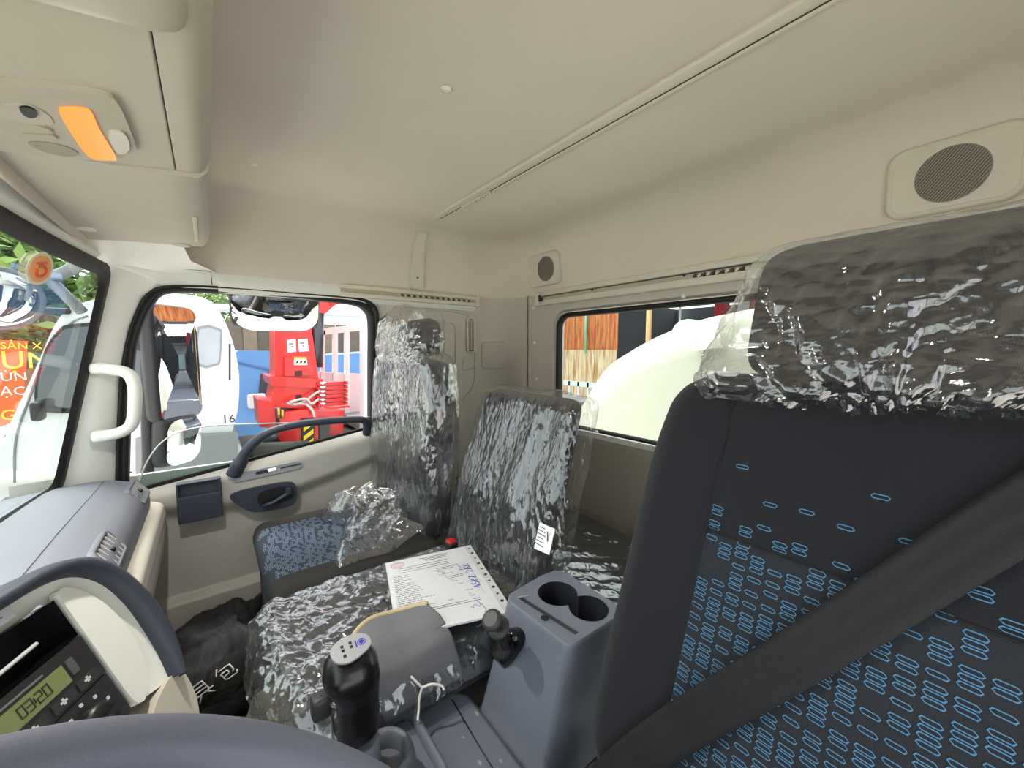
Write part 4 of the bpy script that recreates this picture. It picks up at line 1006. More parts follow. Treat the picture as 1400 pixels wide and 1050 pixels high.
# ================================================================== LOOSE THINGS
# document in a punched sleeve
zq = .548
c0, c1, c2, c3_ = onZ(527, 770, zq), onZ(635, 747, zq+.004), onZ(691, 838, zq+.006), onZ(543, 870, zq)
def dp_(a, b, off=0.): return (c0.lerp(c1, a)).lerp(c3_.lerp(c2, a), b)+Vector((0, 0, off))
dcx = thing('document', (c0.x, c0.y, zq-.003), 'printed white document in a punched clear sleeve lying on the middle seat', 'document')
def dquad(a0, a1, b0, b1, z0, z1, mb=None):
    m = mb or MB(); P = [dp_(a, b, z0) for a, b in ((a0, b0), (a1, b0), (a1, b1), (a0, b1))]; Q = [p+Vector((0, 0, z1-z0)) for p in P]
    m.add(P+Q, [(3, 2, 1, 0), (4, 5, 6, 7), (0, 1, 5, 4), (1, 2, 6, 5), (2, 3, 7, 6), (3, 0, 4, 7)]); return m
sheet = part(dquad(0, 1, 0, 1, -.004, 0), 'sheet', white, dcx)
R = random.Random(4)
m = MB()
for k, b in enumerate((.05, .075, .10)): dquad(.40+.03*k, .75-.02*k, b, b+.007, 0, .0003, m)
for k in range(3): dquad(.13, .70+.05*R.random(), .15+.035*k, .156+.035*k, 0, .0003, m)
for col in ((.06, .46), (.54, .86)):
    for k in range(19):
        b = .27+.0255*k; a = col[0]
        end = col[0]+(col[1]-col[0])*((.5+.5*R.random()) if R.random() < .8 else .25)
        while a < end:
            L = .015+.05*R.random(); dquad(a, min(end, a+L), b, b+.006, 0, .0003, m); a += L+.010
for k in range(2): dquad(.05, .85, .775+.022*k, .781+.022*k, 0, .0003, m)
part(m, 'printed_text', ink, dcx)['kind'] = 'stuff'
m = MB()
for k in range(20): dquad(.05, .92, .262+.0255*k, .2628+.0255*k, 0, .0002, m)
for a in (.05, .49, .52, .92): dquad(a, a+.002, .26, .75, 0, .0002, m)
part(m, 'table_rules', M('rule_grey', (168, 170, 184), .8), dcx)
part(MB().tube([dp_(.13+.075*math.cos(t), .085+.045*math.sin(t), .0004) for t in [2*PI*k/30 for k in range(30)]], .0008, 4, closed=True).tube([dp_(.13+.05*math.cos(t), .085+.025*math.sin(t), .0004) for t in [2*PI*k/30 for k in range(30)]], .0006, 4, closed=True), 'pink_stamp', inkr, dcx)
def scribble(strokes, mat, name, r=.0007):
    m = MB()
    for s_ in strokes: m.tube([dp_(a, b, .0008) for a, b in s_], r, 4)
    return part(m, name, mat, dcx)
# handwriting up the right edge: 45PZ AX and a flourish, turned a quarter
def glyphs(txt, a, b, h, w_):
    G = {'4': [[(.7, 0), (0, .65), (1, .65)], [(.7, .3), (.7, 1)]], '5': [[(.9, 0), (.2, 0), (.1, .45), (.7, .45), (.9, .7), (.6, 1), (.1, .95)]], 'P': [[(.2, 1), (.2, 0), (.8, .1), (.8, .4), (.2, .5)]], 'Z': [[(.1, 0), (.9, 0), (.1, 1), (.9, 1)]], 'A': [[(0, 1), (.5, 0), (1, 1)], [(.2, .6), (.8, .6)]], 'X': [[(0, 0), (1, 1)], [(1, 0), (0, 1)]], '2': [[(.1, .2), (.5, 0), (.9, .25), (.1, 1), (.95, 1)]], ' ': []}
    out = []; t = 0
    for c in txt:
        for s_ in G[c]: out.append([(a+(y-.5)*h*-1 if False else a-(.5-y)*h, b-(t+x*.8)*w_) for x, y in s_])
        t += 1
    return out
scribble([[(a, b) for a, b in s_] for s_ in glyphs('45PZ 2AX', .885, .655, .075, .045)], inkb, 'blue_handwriting', .0009)
scribble([[(.80, .30), (.82, .33), (.79, .36), (.84, .37)]], inkb, 'blue_handwriting')
scribble([[(.72+.02*k, .86+.02*math.sin(k*2)) for k in range(7)], [(.80, .80), (.83, .86), (.85, .92), (.82, .95)]], M('ink_violet', (130, 130, 205), .7), 'violet_signature', .0006)
scribble([[(.10+.012*k, .875+.012*math.sin(k*1.7)-.002*k) for k in range(18)], [(.18+.010*k, .945+.008*math.sin(k*2.3)-.001*k) for k in range(24)], [(.06, .87), (.12, .885), (.16, .87)]], inkb, 'blue_signature', .0005)
st_ = part(dquad(1.0, 1.085, -.01, 1.0, -.003, -.001), 'punched_strip', M('strip_pale', (205, 206, 206), .4), dcx)
for k in range(11): part(MB().lathe([(.0042 if k % 2 else .003, 0), (.0042 if k % 2 else .003, .0006)], dp_(1.042, .05+.09*k, -.0012), (0, 0, 1), 10), 'punch_hole', blackp, st_)
part(dquad(-.03, 1.0, -.012, 1.02, .0014, .0016), 'clear_sleeve', M_film('sleeve_film', .01, .05, 30, .25, rough=.08, stretch=(1, 1, 1)), dcx)
# red belt buckle behind the paper
bk_ = thing('belt_buckle', (1.03, -.55, .50), 'red seat belt buckle behind the document between two wrapped seats', 'buckle')
bq = onZ(617, 748, .535)
part(MB().rblock(bq+Vector((0, 0, -.01)), (.035, .03, .055), .006, (5, 5, 6)), 'buckle_body', blackp, bk_)
part(MB().rblock(bq+Vector((0, 0, .012)), (.028, .024, .02), .004, (5, 5, 5)), 'red_button', redp, bk_)
# grey felt pad folded over the console edge of the middle cushion
felt = M('felt_grey', (112, 113, 116), .95, bump=(600, .5), var=(25, .12))
def fx(s_):   # section over the cushion edge: s 0 (on top) .. 1 (hanging)
    P = [(.770, .556), (.735, .562), (.69, .556), (.660, .53), (.650, .49), (.650, .445)]
    t = s_*(len(P)-1); i = min(len(P)-2, int(t)); k = t-i
    return P[i][0]+(P[i+1][0]-P[i][0])*k, P[i][1]+(P[i+1][1]-P[i][1])*k
def felt_pt(i, j, off=0.):
    # rounded tongue outline: width shrinks towards the top edge
    yc, hw = -.278, .080
    top = .34*abs(2*i-1)**2.4*.6
    s_ = top+(1-top)*j; x, z = fx(s_)
    y = yc+hw*(2*i-1)*-1*(1-.06*(1-j))
    return Vector((x-off*.6, y-.05*(j-.5)*.6, z+off+.004*math.sin(i*7+j*4)))
fo = thing('felt_pad', (.66, -.28, .43), 'grey felt pad with beige edging hanging over the middle cushion', 'pad')
part(MB().grid(felt_pt, 30, 26), 'felt', felt, fo, solid=.006)
part(MB().tube([felt_pt(k/30, 0, .003) for k in range(31)], .0055, 8), 'edging', M('edging_beige', (196, 176, 140), .9, bump=(500, .4)), fo)
# white cord ends below the pad
wc = thing('cord', (.645, -.30, .43), 'short knotted white cord dangling under the grey felt pad', 'cord')
ck = onX(577, 940, .632)
for pts in ([(0, 0, 0), (.006, .010, .014), (.012, .016, .022)], [(0, 0, 0), (-.006, -.016, .002), (-.010, -.034, -.008), (-.016, -.036, -.014)], [(0, 0, 0), (.000, .006, -.018), (-.006, .010, -.034), (-.014, .016, -.044)]):
    part(MB().tube(smooth_poly([ck+Vector(p) for p in pts], 4, False), .0022, 7), 'cord_end', M('cord_white', (232, 230, 222), .8), wc)
# tool bag on the passenger floor
bagc = M('bag_black', (30, 30, 32), .75, bump=(300, .4))
def tbag(p):
    q = Vector((p.x*7, p.y*7, p.z*7)); n = p.normalized() if p.length else p
    c = noise.noise(q)*.025+noise.noise(q*2.3)*.015+.055*crumple((p.x, p.y*1.3, p.z), 9, 3.)
    top = max(0, p.z)/.11
    return (p.x+n.x*c+.03*top, p.y*(1-.30*top)+n.y*c-.05*top, p.z*(1+.25*noise.noise(Vector((p.y*9, 2, p.x*8))))+n.z*c)
tb = thing('tool_bag', (1.48, .02, 0), 'crumpled black tool bag with white lettering on the floor by the door', 'bag')
bb = part(MB().rblock((1.51, .055, .105), (.30, .26, .19), .07, (34, 34, 24), tbag), 'bag_body', bagc, tb)
part(MB().tube(smooth_poly([Vector((1.58, -.06, .13)), Vector((1.60, -.10, .22)), Vector((1.56, -.15, .23)), Vector((1.48, -.14, .20)), Vector((1.42, -.10, .12))], 6, False), .018, 10, flat=.5), 'bag_strap', bagc, tb)
part(MB().tube(smooth_poly([Vector((1.40, -.08, .12)), Vector((1.33, -.12, .07)), Vector((1.30, -.08, .03)), Vector((1.30, .0, .02)), Vector((1.34, .06, .04))], 6, False), .013, 10, flat=.5), 'bag_strap', bagc, tb)
from mathutils.bvhtree import BVHTree
bv = BVHTree.FromPolygons([v.co[:] for v in bb.data.vertices], [p.vertices[:] for p in bb.data.polygons])
ldir = Vector((.85, .05, -.52)).normalized()
def onbag(a, b):
    # lettering plane facing the seats: a to the right as read, b up
    base = Vector((.90, .048, .385))+Vector((0, -.94, 0))*a*.94+Vector((.34, 0, .60))*a*.5+(Vector((.5, 0, .85))*.8+Vector((0, .5, 0)))*b
    h = bv.ray_cast(base, ldir); return (h[0]-ldir*.002) if h[0] is not None else base+ldir*.5
JU = [[(.2, 1), (.8, 1)], [(.2, 1), (.2, .35)], [(.8, 1), (.8, .35)], [(.2, .78), (.8, .78)], [(.2, .57), (.8, .57)], [(0, .35), (1, .35)], [(.35, .3), (.1, 0)], [(.65, .3), (.9, 0)]]
BAO = [[(.35, 1), (.1, .65)], [(.3, .8), (.9, .8), (.88, .3), (.75, .3)], [(.3, .58), (.65, .58), (.65, .35), (.3, .35)], [(.3, .58), (.3, .08), (.95, .08), (.97, .25)]]
GONG = [[(.1, .9), (.9, .9)], [(.5, .9), (.5, .1)], [(0, .1), (1, .1)]]
m_w = M('bag_print', (225, 225, 225), .8)
for ch, a0 in ((GONG, -.062), (JU, .0), (BAO, .062)):
    m = MB()
    for s_ in ch:
        P = [Vector((a0+x*.050, y*.050, 0)) for x, y in s_]; P = resample(P, 7, False)
        m.tube([onbag(p.x, p.y) for p in P], .0022, 4)
    part(m, 'bag_lettering', m_w, tb)
# scrap of tan card beside the bag
cs_ = onZ(270, 974, .06)
o = MB().ext([(-.03, -.02), (.03, -.015), (.02, .02), (-.02, .022)], cs_, Vector((.7, -.7, 0)), Vector((.5, .5, .7)), .003).build('card_scrap', M('card_tan', (205, 165, 105), .9)); tag(o, 'small scrap of tan card by the black tool bag', 'card')

# ================================================================== OUTSIDE
GZ = -1.2
ground = M('yard_ground', (212, 207, 199), .95, bump=(3, .4), var=(.8, .15))
g = MB().box((0, 0, GZ-.05), (90, 90, .1)).build('ground', ground); struct(g)
wpaint = M('truck_white', (186, 190, 194), .3, coat=.3); greyp = M('truck_grey', (120, 122, 125), .5); tyre = M('tyre', (42, 40, 38), .9)
darkwin = M('dark_window', (62, 70, 78), .08, coat=.5); seald = M('outside_rubber', (30, 30, 32), .6)
def yz(pts, x): return [(onX(u, v, x).y, onX(u, v, x).z) for u, v in pts]
def side_slab(mb, poly, x0, x1, smooth=False):
    n = len(poly); A = [Vector((x0, a, b)) for a, b in poly]; B = [Vector((x1, a, b)) for a, b in poly]
    mb.add(A+B, [tuple(range(n)), tuple(range(2*n-1, n-1, -1))]); mb.add(A+B, [(i, (i+1) % n, n+(i+1) % n, n+i) for i in range(n)], smooth); return mb
TX = 5.0
# own lower bodywork below the door so mirrors have something true to show
struct(MB().box((XC, -.40, -.35), (2.2, 1.9, .6)).build('trim_5', wpaint))
rfs = MB().box((XC, -.55, 1.74), (2.3, 1.75, .06)).box((1.80, -.55, 1.56), (.05, 1.75, .34)); struct(rfs.build('trim_6', wpaint))
# ---- white crane truck alongside
ct = thing('crane_truck', (TX+1, .3, GZ), 'white truck with a red loader crane parked alongside the passenger window', 'truck')
cabp = [(-70, 640), (-70, 610), (0, 600), (12, 582), (45, 512), (74, 446), (95, 422), (130, 409), (180, 401), (250, 402), (286, 411), (306, 436), (320, 474), (327, 515), (325, 560), (318, 590), (316, 640)]
cabp = [(p.x, p.y) for p in smooth_poly([Vector((a, b, 0)) for a, b in yz(cabp, TX)], 3)]
part(side_slab(MB(), cabp, TX, TX+2.1), 'cab_body', wpaint, ct, bevel=.06)
dw = yz([(55, 562), (48, 548), (50, 520), (62, 478), (80, 452), (100, 443), (190, 438), (200, 446), (202, 556)], TX)
dwp = part(side_slab(MB(), [(p.x, p.y) for p in smooth_poly([Vector((a, b, 0)) for a, b in dw], 3)], TX-.012, TX+.03), 'door_window_seal', seald, ct)
cy_ = sum(a for a, b in dw)/len(dw); cz_ = sum(b for a, b in dw)/len(dw)
part(side_slab(MB(), [(cy_+(p.x-cy_)*.93, cz_+(p.y-cz_)*.90) for p in smooth_poly([Vector((a, b, 0)) for a, b in dw], 3)], TX-.016, TX+.0), 'pane', darkwin, dwp)
rw = yz([(270, 447), (300, 449), (303, 458), (301, 494), (294, 500), (270, 500)], TX)
rwp = part(side_slab(MB(), [(p.x, p.y) for p in smooth_poly([Vector((a, b, 0)) for a, b in rw], 2)], TX-.012, TX+.03), 'rear_window_seal', greyp, ct)
cy_ = sum(a for a, b in rw)/len(rw); cz_ = sum(b for a, b in rw)/len(rw)
part(side_slab(MB(), [(cy_+(p.x-cy_)*.86, cz_+(p.y-cz_)*.88) for p in smooth_poly([Vector((a, b, 0)) for a, b in rw], 2)], TX-.016, TX+.0), 'pane', M('pale_window', (150, 158, 164), .1), rwp)
ln = M('shut_line', (110, 112, 114), .7)
for pts in ([(20, 660), (22, 600), (40, 545), (62, 490), (92, 446), (120, 432)], [(314, 470), (314, 520)], [(212, 640), (214, 560), (216, 440)]):
    part(MB().tube(smooth_poly([onX(u, v, TX-.004) for u, v in pts], 4, False), .008, 5), 'shut_line', ln if pts[0][0] != 314 else seald, ct)
part(side_slab(MB(), yz([(186, 598), (325, 590), (325, 640), (186, 648)], TX), TX-.03, TX+.4), 'grey_skirt', greyp, ct, bevel=.02)
part(MB().rblock(onX(52, 562, TX-.14), (.14, .07, .16), .03, (6, 6, 6)).tube([onX(58, 560, TX-.12), onX(86, 562, TX-.02)], .02, 8), 'side_mirror', seald, ct)
part(MB().rblock(onX(78, 425, TX-.02), (.06, .16, .05), .02, (6, 6, 6)), 'roof_marker', seald, ct)
text_mesh('16', .12, seald, 'cab_number', ct, onX(303, 579, TX-.005), (0, -1, 0), (0, 0, 1), .004, -.004)
for (y, z) in ((.42, -.55), (-3.4, -.60)):
    wh = part(MB().lathe([(.22, 0), (.50, .0), (.53, .04), (.53, .24), (.50, .28), (.22, .28)], (TX+.06, y, z-.10), (1, 0, 0), 36), 'wheel', tyre, ct)
    part(MB().lathe([(.02, -.01), (.20, -.01), (.26, .05)], (TX+.05, y, z-.10), (1, 0, 0), 24), 'wheel_rim', greyp, wh)
part(MB().tube([Vector((TX+.15, .42+.66*math.cos(a), -.62+.66*math.sin(a))) for a in [PI*k/16 for k in range(17)]], .07, 8), 'wheel_arch', tyre, ct)
part(MB().box((TX+1.0, -2.6, -.25), (.9, 5.0, .35)), 'chassis', M('chassis_dark', (58, 56, 54), .8), ct)
part(MB().box((TX+.5, -.6, -.32), (.5, .5, .5)).tube([(TX+.2, -.35, .0), (TX+.2, -.9, -.05)], .06, 10), 'air_tank', M('chassis_dark', (58, 56, 54), .8), ct)
# truck bed with open white stake sides
bed = part(MB().box((TX+1.2, -3.9, .05), (2.2, 4.6, .12)), 'truck_bed', greyp, ct); bed['label'] = 'white stake-sided bed'
bedm = M('bed_white', (222, 212, 212), .5)
for u, wd in ((503, .16), (474, .07), (458, .07), (441, .06)):
    a = onX(u, 420 if u == 503 else 452, TX+1.5 if u != 503 else TX+.15); b = onX(u, 600, TX+1.5 if u != 503 else TX+.15)
    part(MB().bar(a, b, wd, wd, (1, 0, 0)), 'stake', bedm if u != 503 else wpaint, bed)
part(MB().bar(onX(436, 454, TX+1.5), onX(505, 446, TX+1.5), .06, .10), 'top_rail', bedm, bed)
part(side_slab(MB(), yz([(436, 508), (505, 512), (505, 640), (436, 640)], TX+1.5), TX+1.48, TX+1.54), 'side_board', M('bed_pink_white', (214, 190, 190), .6), bed)
# ---- red loader crane
red = M('crane_red', (205, 26, 22), .35, coat=.3); CX = TX+.75
crn = part(side_slab(MB(), yz([(376, 436), (424, 436), (436, 520), (376, 520)], CX), CX, CX+.55), 'loader_crane', red, ct, bevel=.02); crn['label'] = 'bright red loader crane'
def cslab(pts, x0, x1, name, mat=red, bevel=.02): return part(side_slab(MB(), yz(pts, CX), x0, x1), name, mat, crn, bevel=bevel)
cslab([(388, 487), (425, 484), (428, 512), (388, 514)], CX-.05, CX+.02, 'column_plate', red, .01)
cslab([(402, 507), (412, 506), (412, 514), (402, 514)], CX-.053, CX-.04, 'column_hole', M('crane_dark', (70, 20, 18), .7), None)
cslab([(367, 514), (440, 518), (437, 530), (370, 527)], CX-.08, CX+.7, 'slew_flange')
cslab([(374, 527), (436, 529), (436, 560), (370, 556)], CX-.02, CX+.6, 'slew_housing')
cslab([(404, 540), (412, 539), (412, 552), (404, 552)], CX-.024, CX-.01, 'housing_hole', M('crane_dark', (70, 20, 18), .7), None)
cslab([(351, 545), (374, 548), (376, 585), (354, 582)], CX-.1, CX+.5, 'outrigger_box')
cslab([(380, 562), (431, 556), (432, 598), (400, 604), (380, 600)], CX-.16, CX+.3, 'base_box')
cslab([(432, 562), (468, 560), (466, 596), (445, 600), (434, 596)], CX-.10, CX+.3, 'base_box')
st2 = cslab([(408, 570), (427, 569), (424, 608), (410, 612)], CX-.20, CX-.16, 'stripe_plate', M('stripe_black', (36, 34, 30), .6), None)
yel = M('stripe_yellow', (240, 205, 30), .5)
for k in range(3):
    v = 574+12*k; part(side_slab(MB(), yz([(411, v+7), (424, v-3), (424, v+3), (411, v+13)], CX), CX-.206, CX-.2), 'stripe', yel, crn)
cslab([(432, 571), (447, 570), (446, 600), (433, 602)], CX-.18, CX-.12, 'dark_plate', M('plate_grey', (70, 66, 66), .6), None)
cslab([(424, 405), (470, 400), (462, 414), (447, 428), (424, 434)], CX+.05, CX+.5, 'boom_foot')
part(MB().bar(onX(440, 404, CX+.2), onX(520, 380, CX+.2)+Vector((0, -1.2, .5)), .35, .35), 'boom', red, crn, bevel=.03)
part(MB().tube([onX(434, 428, CX+.1), onX(432, 502, CX+.1)], .085, 16), 'lift_cylinder', M('cylinder_dark', (70, 72, 76), .3, .6), crn)
lab = M('crane_label', (225, 222, 216), .6)
for pts in ([(392, 465), (404, 464), (405, 481), (393, 482)], [(407, 464), (420, 463), (422, 480), (409, 481)]):
    q = cslab(pts, CX-.006, CX+.0, 'warning_label', lab, None)
    u0, v0 = pts[0]
    for k in range(2): part(side_slab(MB(), yz([(u0+3+k*3, v0+4+k*4), (u0+9, v0+4+k*4), (u0+9, v0+6+k*4), (u0+3+k*3, v0+6+k*4)], CX), CX-.010, CX-.006), 'pictogram', greyp, crn)
q = cslab([(401, 488), (418, 488), (419, 499), (401, 499)], CX-.060, CX-.05, 'warning_label', lab, None)
part(side_slab(MB(), yz([(401, 488), (418, 488), (418, 490.5), (401, 490.5)], CX), CX-.064, CX-.06), 'label_header', M('label_orange', (240, 160, 60), .6), crn)
for u in (404, 409, 414): part(side_slab(MB(), yz([(u, 494), (u+3, 492.5), (u+3, 495), (u, 497)], CX), CX-.064, CX-.06), 'pictogram', seald, crn)
for k in range(6):                                       # bank of control valves
    v = 524+5.6*k
    vb = part(MB().rblock(onX(454, v, CX-.08), (.14, .38, .045), .01, (4, 6, 4)), 'valve', red, crn)
    part(MB().tube([onX(437, v, CX-.15), onX(446, v, CX-.15)], .020, 8), 'spool', chrome, crn)
    part(MB().tube([onX(468, v, CX-.12), onX(472, v-2, CX-.16)], .012, 6), 'valve_lever', seald, crn)
hs = M('hose_grey', (170, 168, 165), .5)
for k, pts in enumerate(([(392, 551), (404, 553), (418, 548), (428, 540), (438, 534)], [(400, 553), (414, 552), (424, 556), (430, 566)], [(396, 550), (410, 546), (420, 546), (426, 552), (436, 545)], [(418, 552), (426, 560), (430, 570)], [(436, 552), (450, 558), (470, 556), (478, 556)])):
    part(MB().tube(smooth_poly([onX(u, v, CX-.20-.02*k) for u, v in pts], 5, False), .016, 6), 'hose', hs if k != 4 else red, crn)
part(MB().tube([onX(381, 558, CX-.2), onX(381, 572, CX-.2)], .02, 6).tube([onX(386, 560, CX-.2), onX(386, 572, CX-.2)], .02, 6), 'fitting', M('brass', (190, 160, 90), .3, .8), crn)
# ---- blue covered truck behind the crane
blue = M('tarp_blue', (92, 138, 190), .7, bump=(6, .6), var=(2, .2)); BX = 9.0
bt_ = thing('covered_truck', (BX+1, -.8, GZ), 'truck under a faded blue cover standing behind the red crane', 'truck')
part(side_slab(MB(), yz([(318, 600), (318, 486), (326, 479), (384, 480), (384, 600)], BX), BX, BX+2.2), 'blue_cover', blue, bt_, bevel=.08)
part(MB().tube([onX(318, 494, BX-.01), onX(350, 502, BX-.01), (onX(378, 508, BX-.01))], .02, 6), 'fold', M('tarp_dark_blue', (70, 105, 150), .8), bt_)  # fold line in a darker blue than the cover
part(side_slab(MB(), yz([(356, 512), (374, 508), (374, 556), (352, 556)], BX), BX-.02, BX), 'cab_window', darkwin, bt_)
part(MB().rblock(onX(351, 548, BX-.2), (.1, .3, .28), .05, (5, 5, 5)), 'side_mirror', M('mirror_pale', (190, 190, 190), .3), bt_)
part(side_slab(MB(), [(onX(380, 498, BX).y, -1.1), (-6.2, -1.1), (-6.2, onX(480, 486, BX).z), (-4.0, onX(480, 478, BX).z), (onX(380, 498, BX).y, onX(480, 490, BX).z)], BX+.4, BX+2.0), 'load_cover', blue, bt_, bevel=.1)
# ---- fence of weathered boards and the long pale roof behind
fn = thing('board_fence', (13, 0, GZ), 'weathered brown board fence behind the parked trucks', 'fence')
fm = [M('fence_a', (112, 100, 88), .9, var=(5, .3)), M('fence_b', (132, 118, 100), .9, var=(5, .3)), M('fence_c', (98, 90, 80), .9, var=(5, .3))]
for k in range(44):
    y = 4.5-.34*k; h = 3.05+.05*math.sin(k*2.3)
    part(MB().box((13+.02*(k % 2), y, GZ+h/2), (.03, .32, h)), 'board', fm[(k*7) % 3], fn)
rf = thing('shed_roof', (17, -3, 1.6), 'long pale blue metal shed roof beyond the fence', 'roof')
part(MB().grid(lambda i, j: Vector((14.5+4*j, 6-18*i, 2.25+.5*j)), 2, 2, smooth=False), 'roof_sheet', M('roof_pale', (196, 214, 222), .5), rf, solid=.1)
for k in range(9): part(MB().bar((14.45, 5.5-2.1*k, 2.32), (18.5, 5.5-2.1*k, 2.84), .06, .06), 'roof_rib', M('roof_rib', (176, 196, 206), .5), rf)
part(MB().box((17, -3, .4), (.1, 18, 3.2)), 'shed_wall', fm[1], rf)
# ---- trees
def tree(loc, rad, hgt, n, label, seed, cols):
    R = random.Random(seed); t = thing('tree', loc, label, 'tree', 'trees beyond the yard'); L = Vector(loc)
    trunk = M('bark', (92, 78, 62), .9)
    part(MB().tube([L, L+Vector((.1, .05, hgt*.4)), L+Vector((.0, .1, hgt*.75))], [.16, .12, .06], 8), 'trunk', trunk, t)
    for k in range(5):
        a = 2*PI*k/5+R.random(); e = L+Vector((math.cos(a)*rad*.7, math.sin(a)*rad*.7, hgt*(.7+.2*R.random())))
        part(MB().tube([L+Vector((.05, .05, hgt*.45)), e.lerp(L+Vector((0, 0, hgt*.55)), .4), e], [.07, .05, .02], 6), 'branch', trunk, t)
    m = MB(); m2 = MB()
    blobs = [(L+Vector((R.uniform(-1, 1)*rad*.75, R.uniform(-1, 1)*rad*.75, hgt*.75+R.uniform(-.45, .5)*rad)), rad*R.uniform(.3, .5)) for _ in range(16)]
    for k in range(n):
        c, r = R.choice(blobs); d = Vector((R.gauss(0, 1), R.gauss(0, 1), R.gauss(0, 1))).normalized()*r*R.uniform(.55, 1.05)
        p = c+d; s_ = R.uniform(.07, .15)
        ax = Vector((R.gauss(0, 1), R.gauss(0, 1), R.gauss(0, .6))).normalized(); bx_ = ax.cross(Vector((R.gauss(0, 1), R.gauss(0, 1), R.gauss(0, 1)))).normalized()
        (m if R.random() < .6 else m2).add([p-ax*s_, p+bx_*s_*.4, p+ax*s_, p-bx_*s_*.4], [(0, 1, 2, 3)])
    for mm, c in ((m, cols[0]), (m2, cols[1])): part(mm, 'foliage', c, t, normals=False)['kind'] = 'stuff'
lf = [M('leaf_dark', (62, 92, 46), .6), M('leaf_light', (128, 156, 78), .6), M('leaf_mid', (88, 122, 60), .6)]
tree((10.2, 4.1, GZ), 1.9, 4.7, 7000, 'dark leafy tree filling the top of the windscreen view', 1, (lf[0], lf[1]))
tree((8.8, 1.35, GZ), 1.2, 4.0, 4500, 'smaller bright green tree just right of the dark tree', 2, (lf[2], lf[1]))
tree((21.0, -.2, GZ), 1.6, 5.2, 2500, 'distant tree crown showing above the pale shed roof', 3, (lf[2], lf[1]))
# ---- banner
bnr = thing('banner', (9.2, 3, GZ), 'orange-red banner with yellow and white lettering at the left edge', 'banner'); BNX = 8.2
q0, q1 = onX(-60, 463, BNX), onX(38, 466, BNX); qb = onX(10, 600, BNX)
part(side_slab(MB(), [(q0.y, q0.z), (q1.y, q1.z), (q1.y+.15, qb.z), (q0.y, qb.z)], BNX, BNX+.03), 'cloth', M('banner_red', (216, 96, 44), .7, var=(3, .12)), bnr)
for s_, sz, u, v, c in (('SẢN X', .125, 0, 477, (250, 220, 90)), ('ỤN', .31, 0, 504, (250, 215, 60)), ('ÙN', .16, 0, 521, (255, 240, 225)), ('ẠC', .16, 0, 541, (255, 240, 225)), ('G', .2, 0, 575, (250, 215, 60))):
    text_mesh(s_, sz, M('banner_ink_%d' % c[2], c, .7), 'lettering', bnr, onX(u, v, BNX-.01), (0, -1, 0), (0, 0, 1), .004, -.006)
# ---- behind the cab: white domed panel with hoop, shed, stake fence
dm = thing('domed_panel', (1, -2.3, .3), 'big white domed fairing panel behind the rear window', 'fairing')
dpx = [(778, 600), (790, 572), (800, 552), (830, 505), (862, 481), (900, 460), (948, 441), (990, 430), (1060, 418), (1150, 418)]
dp2 = [(onY(u, v, -2.3).x, onY(u, v, -2.3).z) for u, v in dpx]
pp = [(p.x, p.y) for p in smooth_poly([Vector((a, b, 0)) for a, b in dp2], 5, False)]
xl = pp[-1][0]; pp = pp+[(xl-.5, pp[-1][1]-.03), (xl-.9, pp[-1][1]-.25), (xl-1.1, .3), (pp[0][0], .3)]
cx0, cz0 = sum(a for a, b in pp)/len(pp), .7
A = [Vector((a, -2.3, b)) for a, b in pp]; B = [Vector((cx0+(a-cx0)*.985, -2.27, cz0+(b-cz0)*.98)) for a, b in pp]; Cc = [Vector((cx0+(a-cx0)*.6, -2.264, cz0+(b-cz0)*.6)) for a, b in pp]; Z_ = [Vector((a, -2.9, b)) for a, b in pp]
m = MB().loft([Z_, A, B, Cc], closed=True); m.add(Cc, [tuple(range(len(Cc)))])
part(m, 'panel', M('fairing_white', (188, 188, 174), .35, coat=.2), dm)
for k in range(8): part(MB().bar(onY(948+5*k, 462-.6*k, -2.245), onY(950+5*k, 480-.6*k, -2.225), .02, .01, (0, 1, 0)), 'vent_slot', M('slot_cream', (205, 206, 192), .5), dm)
part(MB().tube(smooth_poly([onY(921, 500, -2.6), onY(922, 470, -2.6), onY(926, 450, -2.6), onY(940, 442, -2.6), onY(970, 447, -2.6), onY(1030, 455, -2.6)], 4, False), .028, 10), 'hoop', wpaint, dm)
SY = -9.0
shd = thing('corrugated_shed', (6, SY, GZ), 'rusty orange corrugated shed with a dark open front behind the rear window', 'shed')
def M_rust(name, a, b):
    m = M(name, a, .85); nt = m.node_tree; mx = [n for n in nt.nodes if n.type == 'MIX'][0]; nz = [n for n in nt.nodes if n.type == 'TEX_NOISE'][0]
    mx.inputs[6].default_value = lin(a)+(1,); mx.inputs[7].default_value = lin(b)+(1,); nz.inputs['Scale'].default_value = 5
    mp = nt.nodes.new('ShaderNodeMapping'); mp.inputs['Scale'].default_value = (3, 3, .35); tc = nt.nodes['Texture Coordinate']
    nt.links.new(tc.outputs['Object'], mp.inputs[0]); nt.links.new(mp.outputs[0], nz.inputs['Vector'])
    mr = nt.nodes.new('ShaderNodeMapRange'); mr.inputs[1].default_value = .35; mr.inputs[2].default_value = .65; nt.links.new(nz.outputs['Fac'], mr.inputs[0]); nt.links.new(mr.outputs[0], mx.inputs[0]); return m
rustA = M_rust('rust_sheet', (138, 66, 32), (186, 120, 66)); rustB = M_rust('rust_sheet_pale', (158, 118, 76), (194, 182, 152))
def corr(x0, x1, z0, z1, y, mat):
    n = int((x1-x0)/.035); part(MB().loft([[Vector((x0+(x1-x0)*i/n, y+.022*math.sin(i*PI/2), z)) for i in range(n+1)] for z in (z0, z1)]), 'sheet', mat, shd)
for k in range(3):
    x = 6.93+.80*k; corr(x, x+.79, 1.05, 3.4, SY, rustA); corr(x, x+.79, GZ, 1.09, SY+.03, rustB)
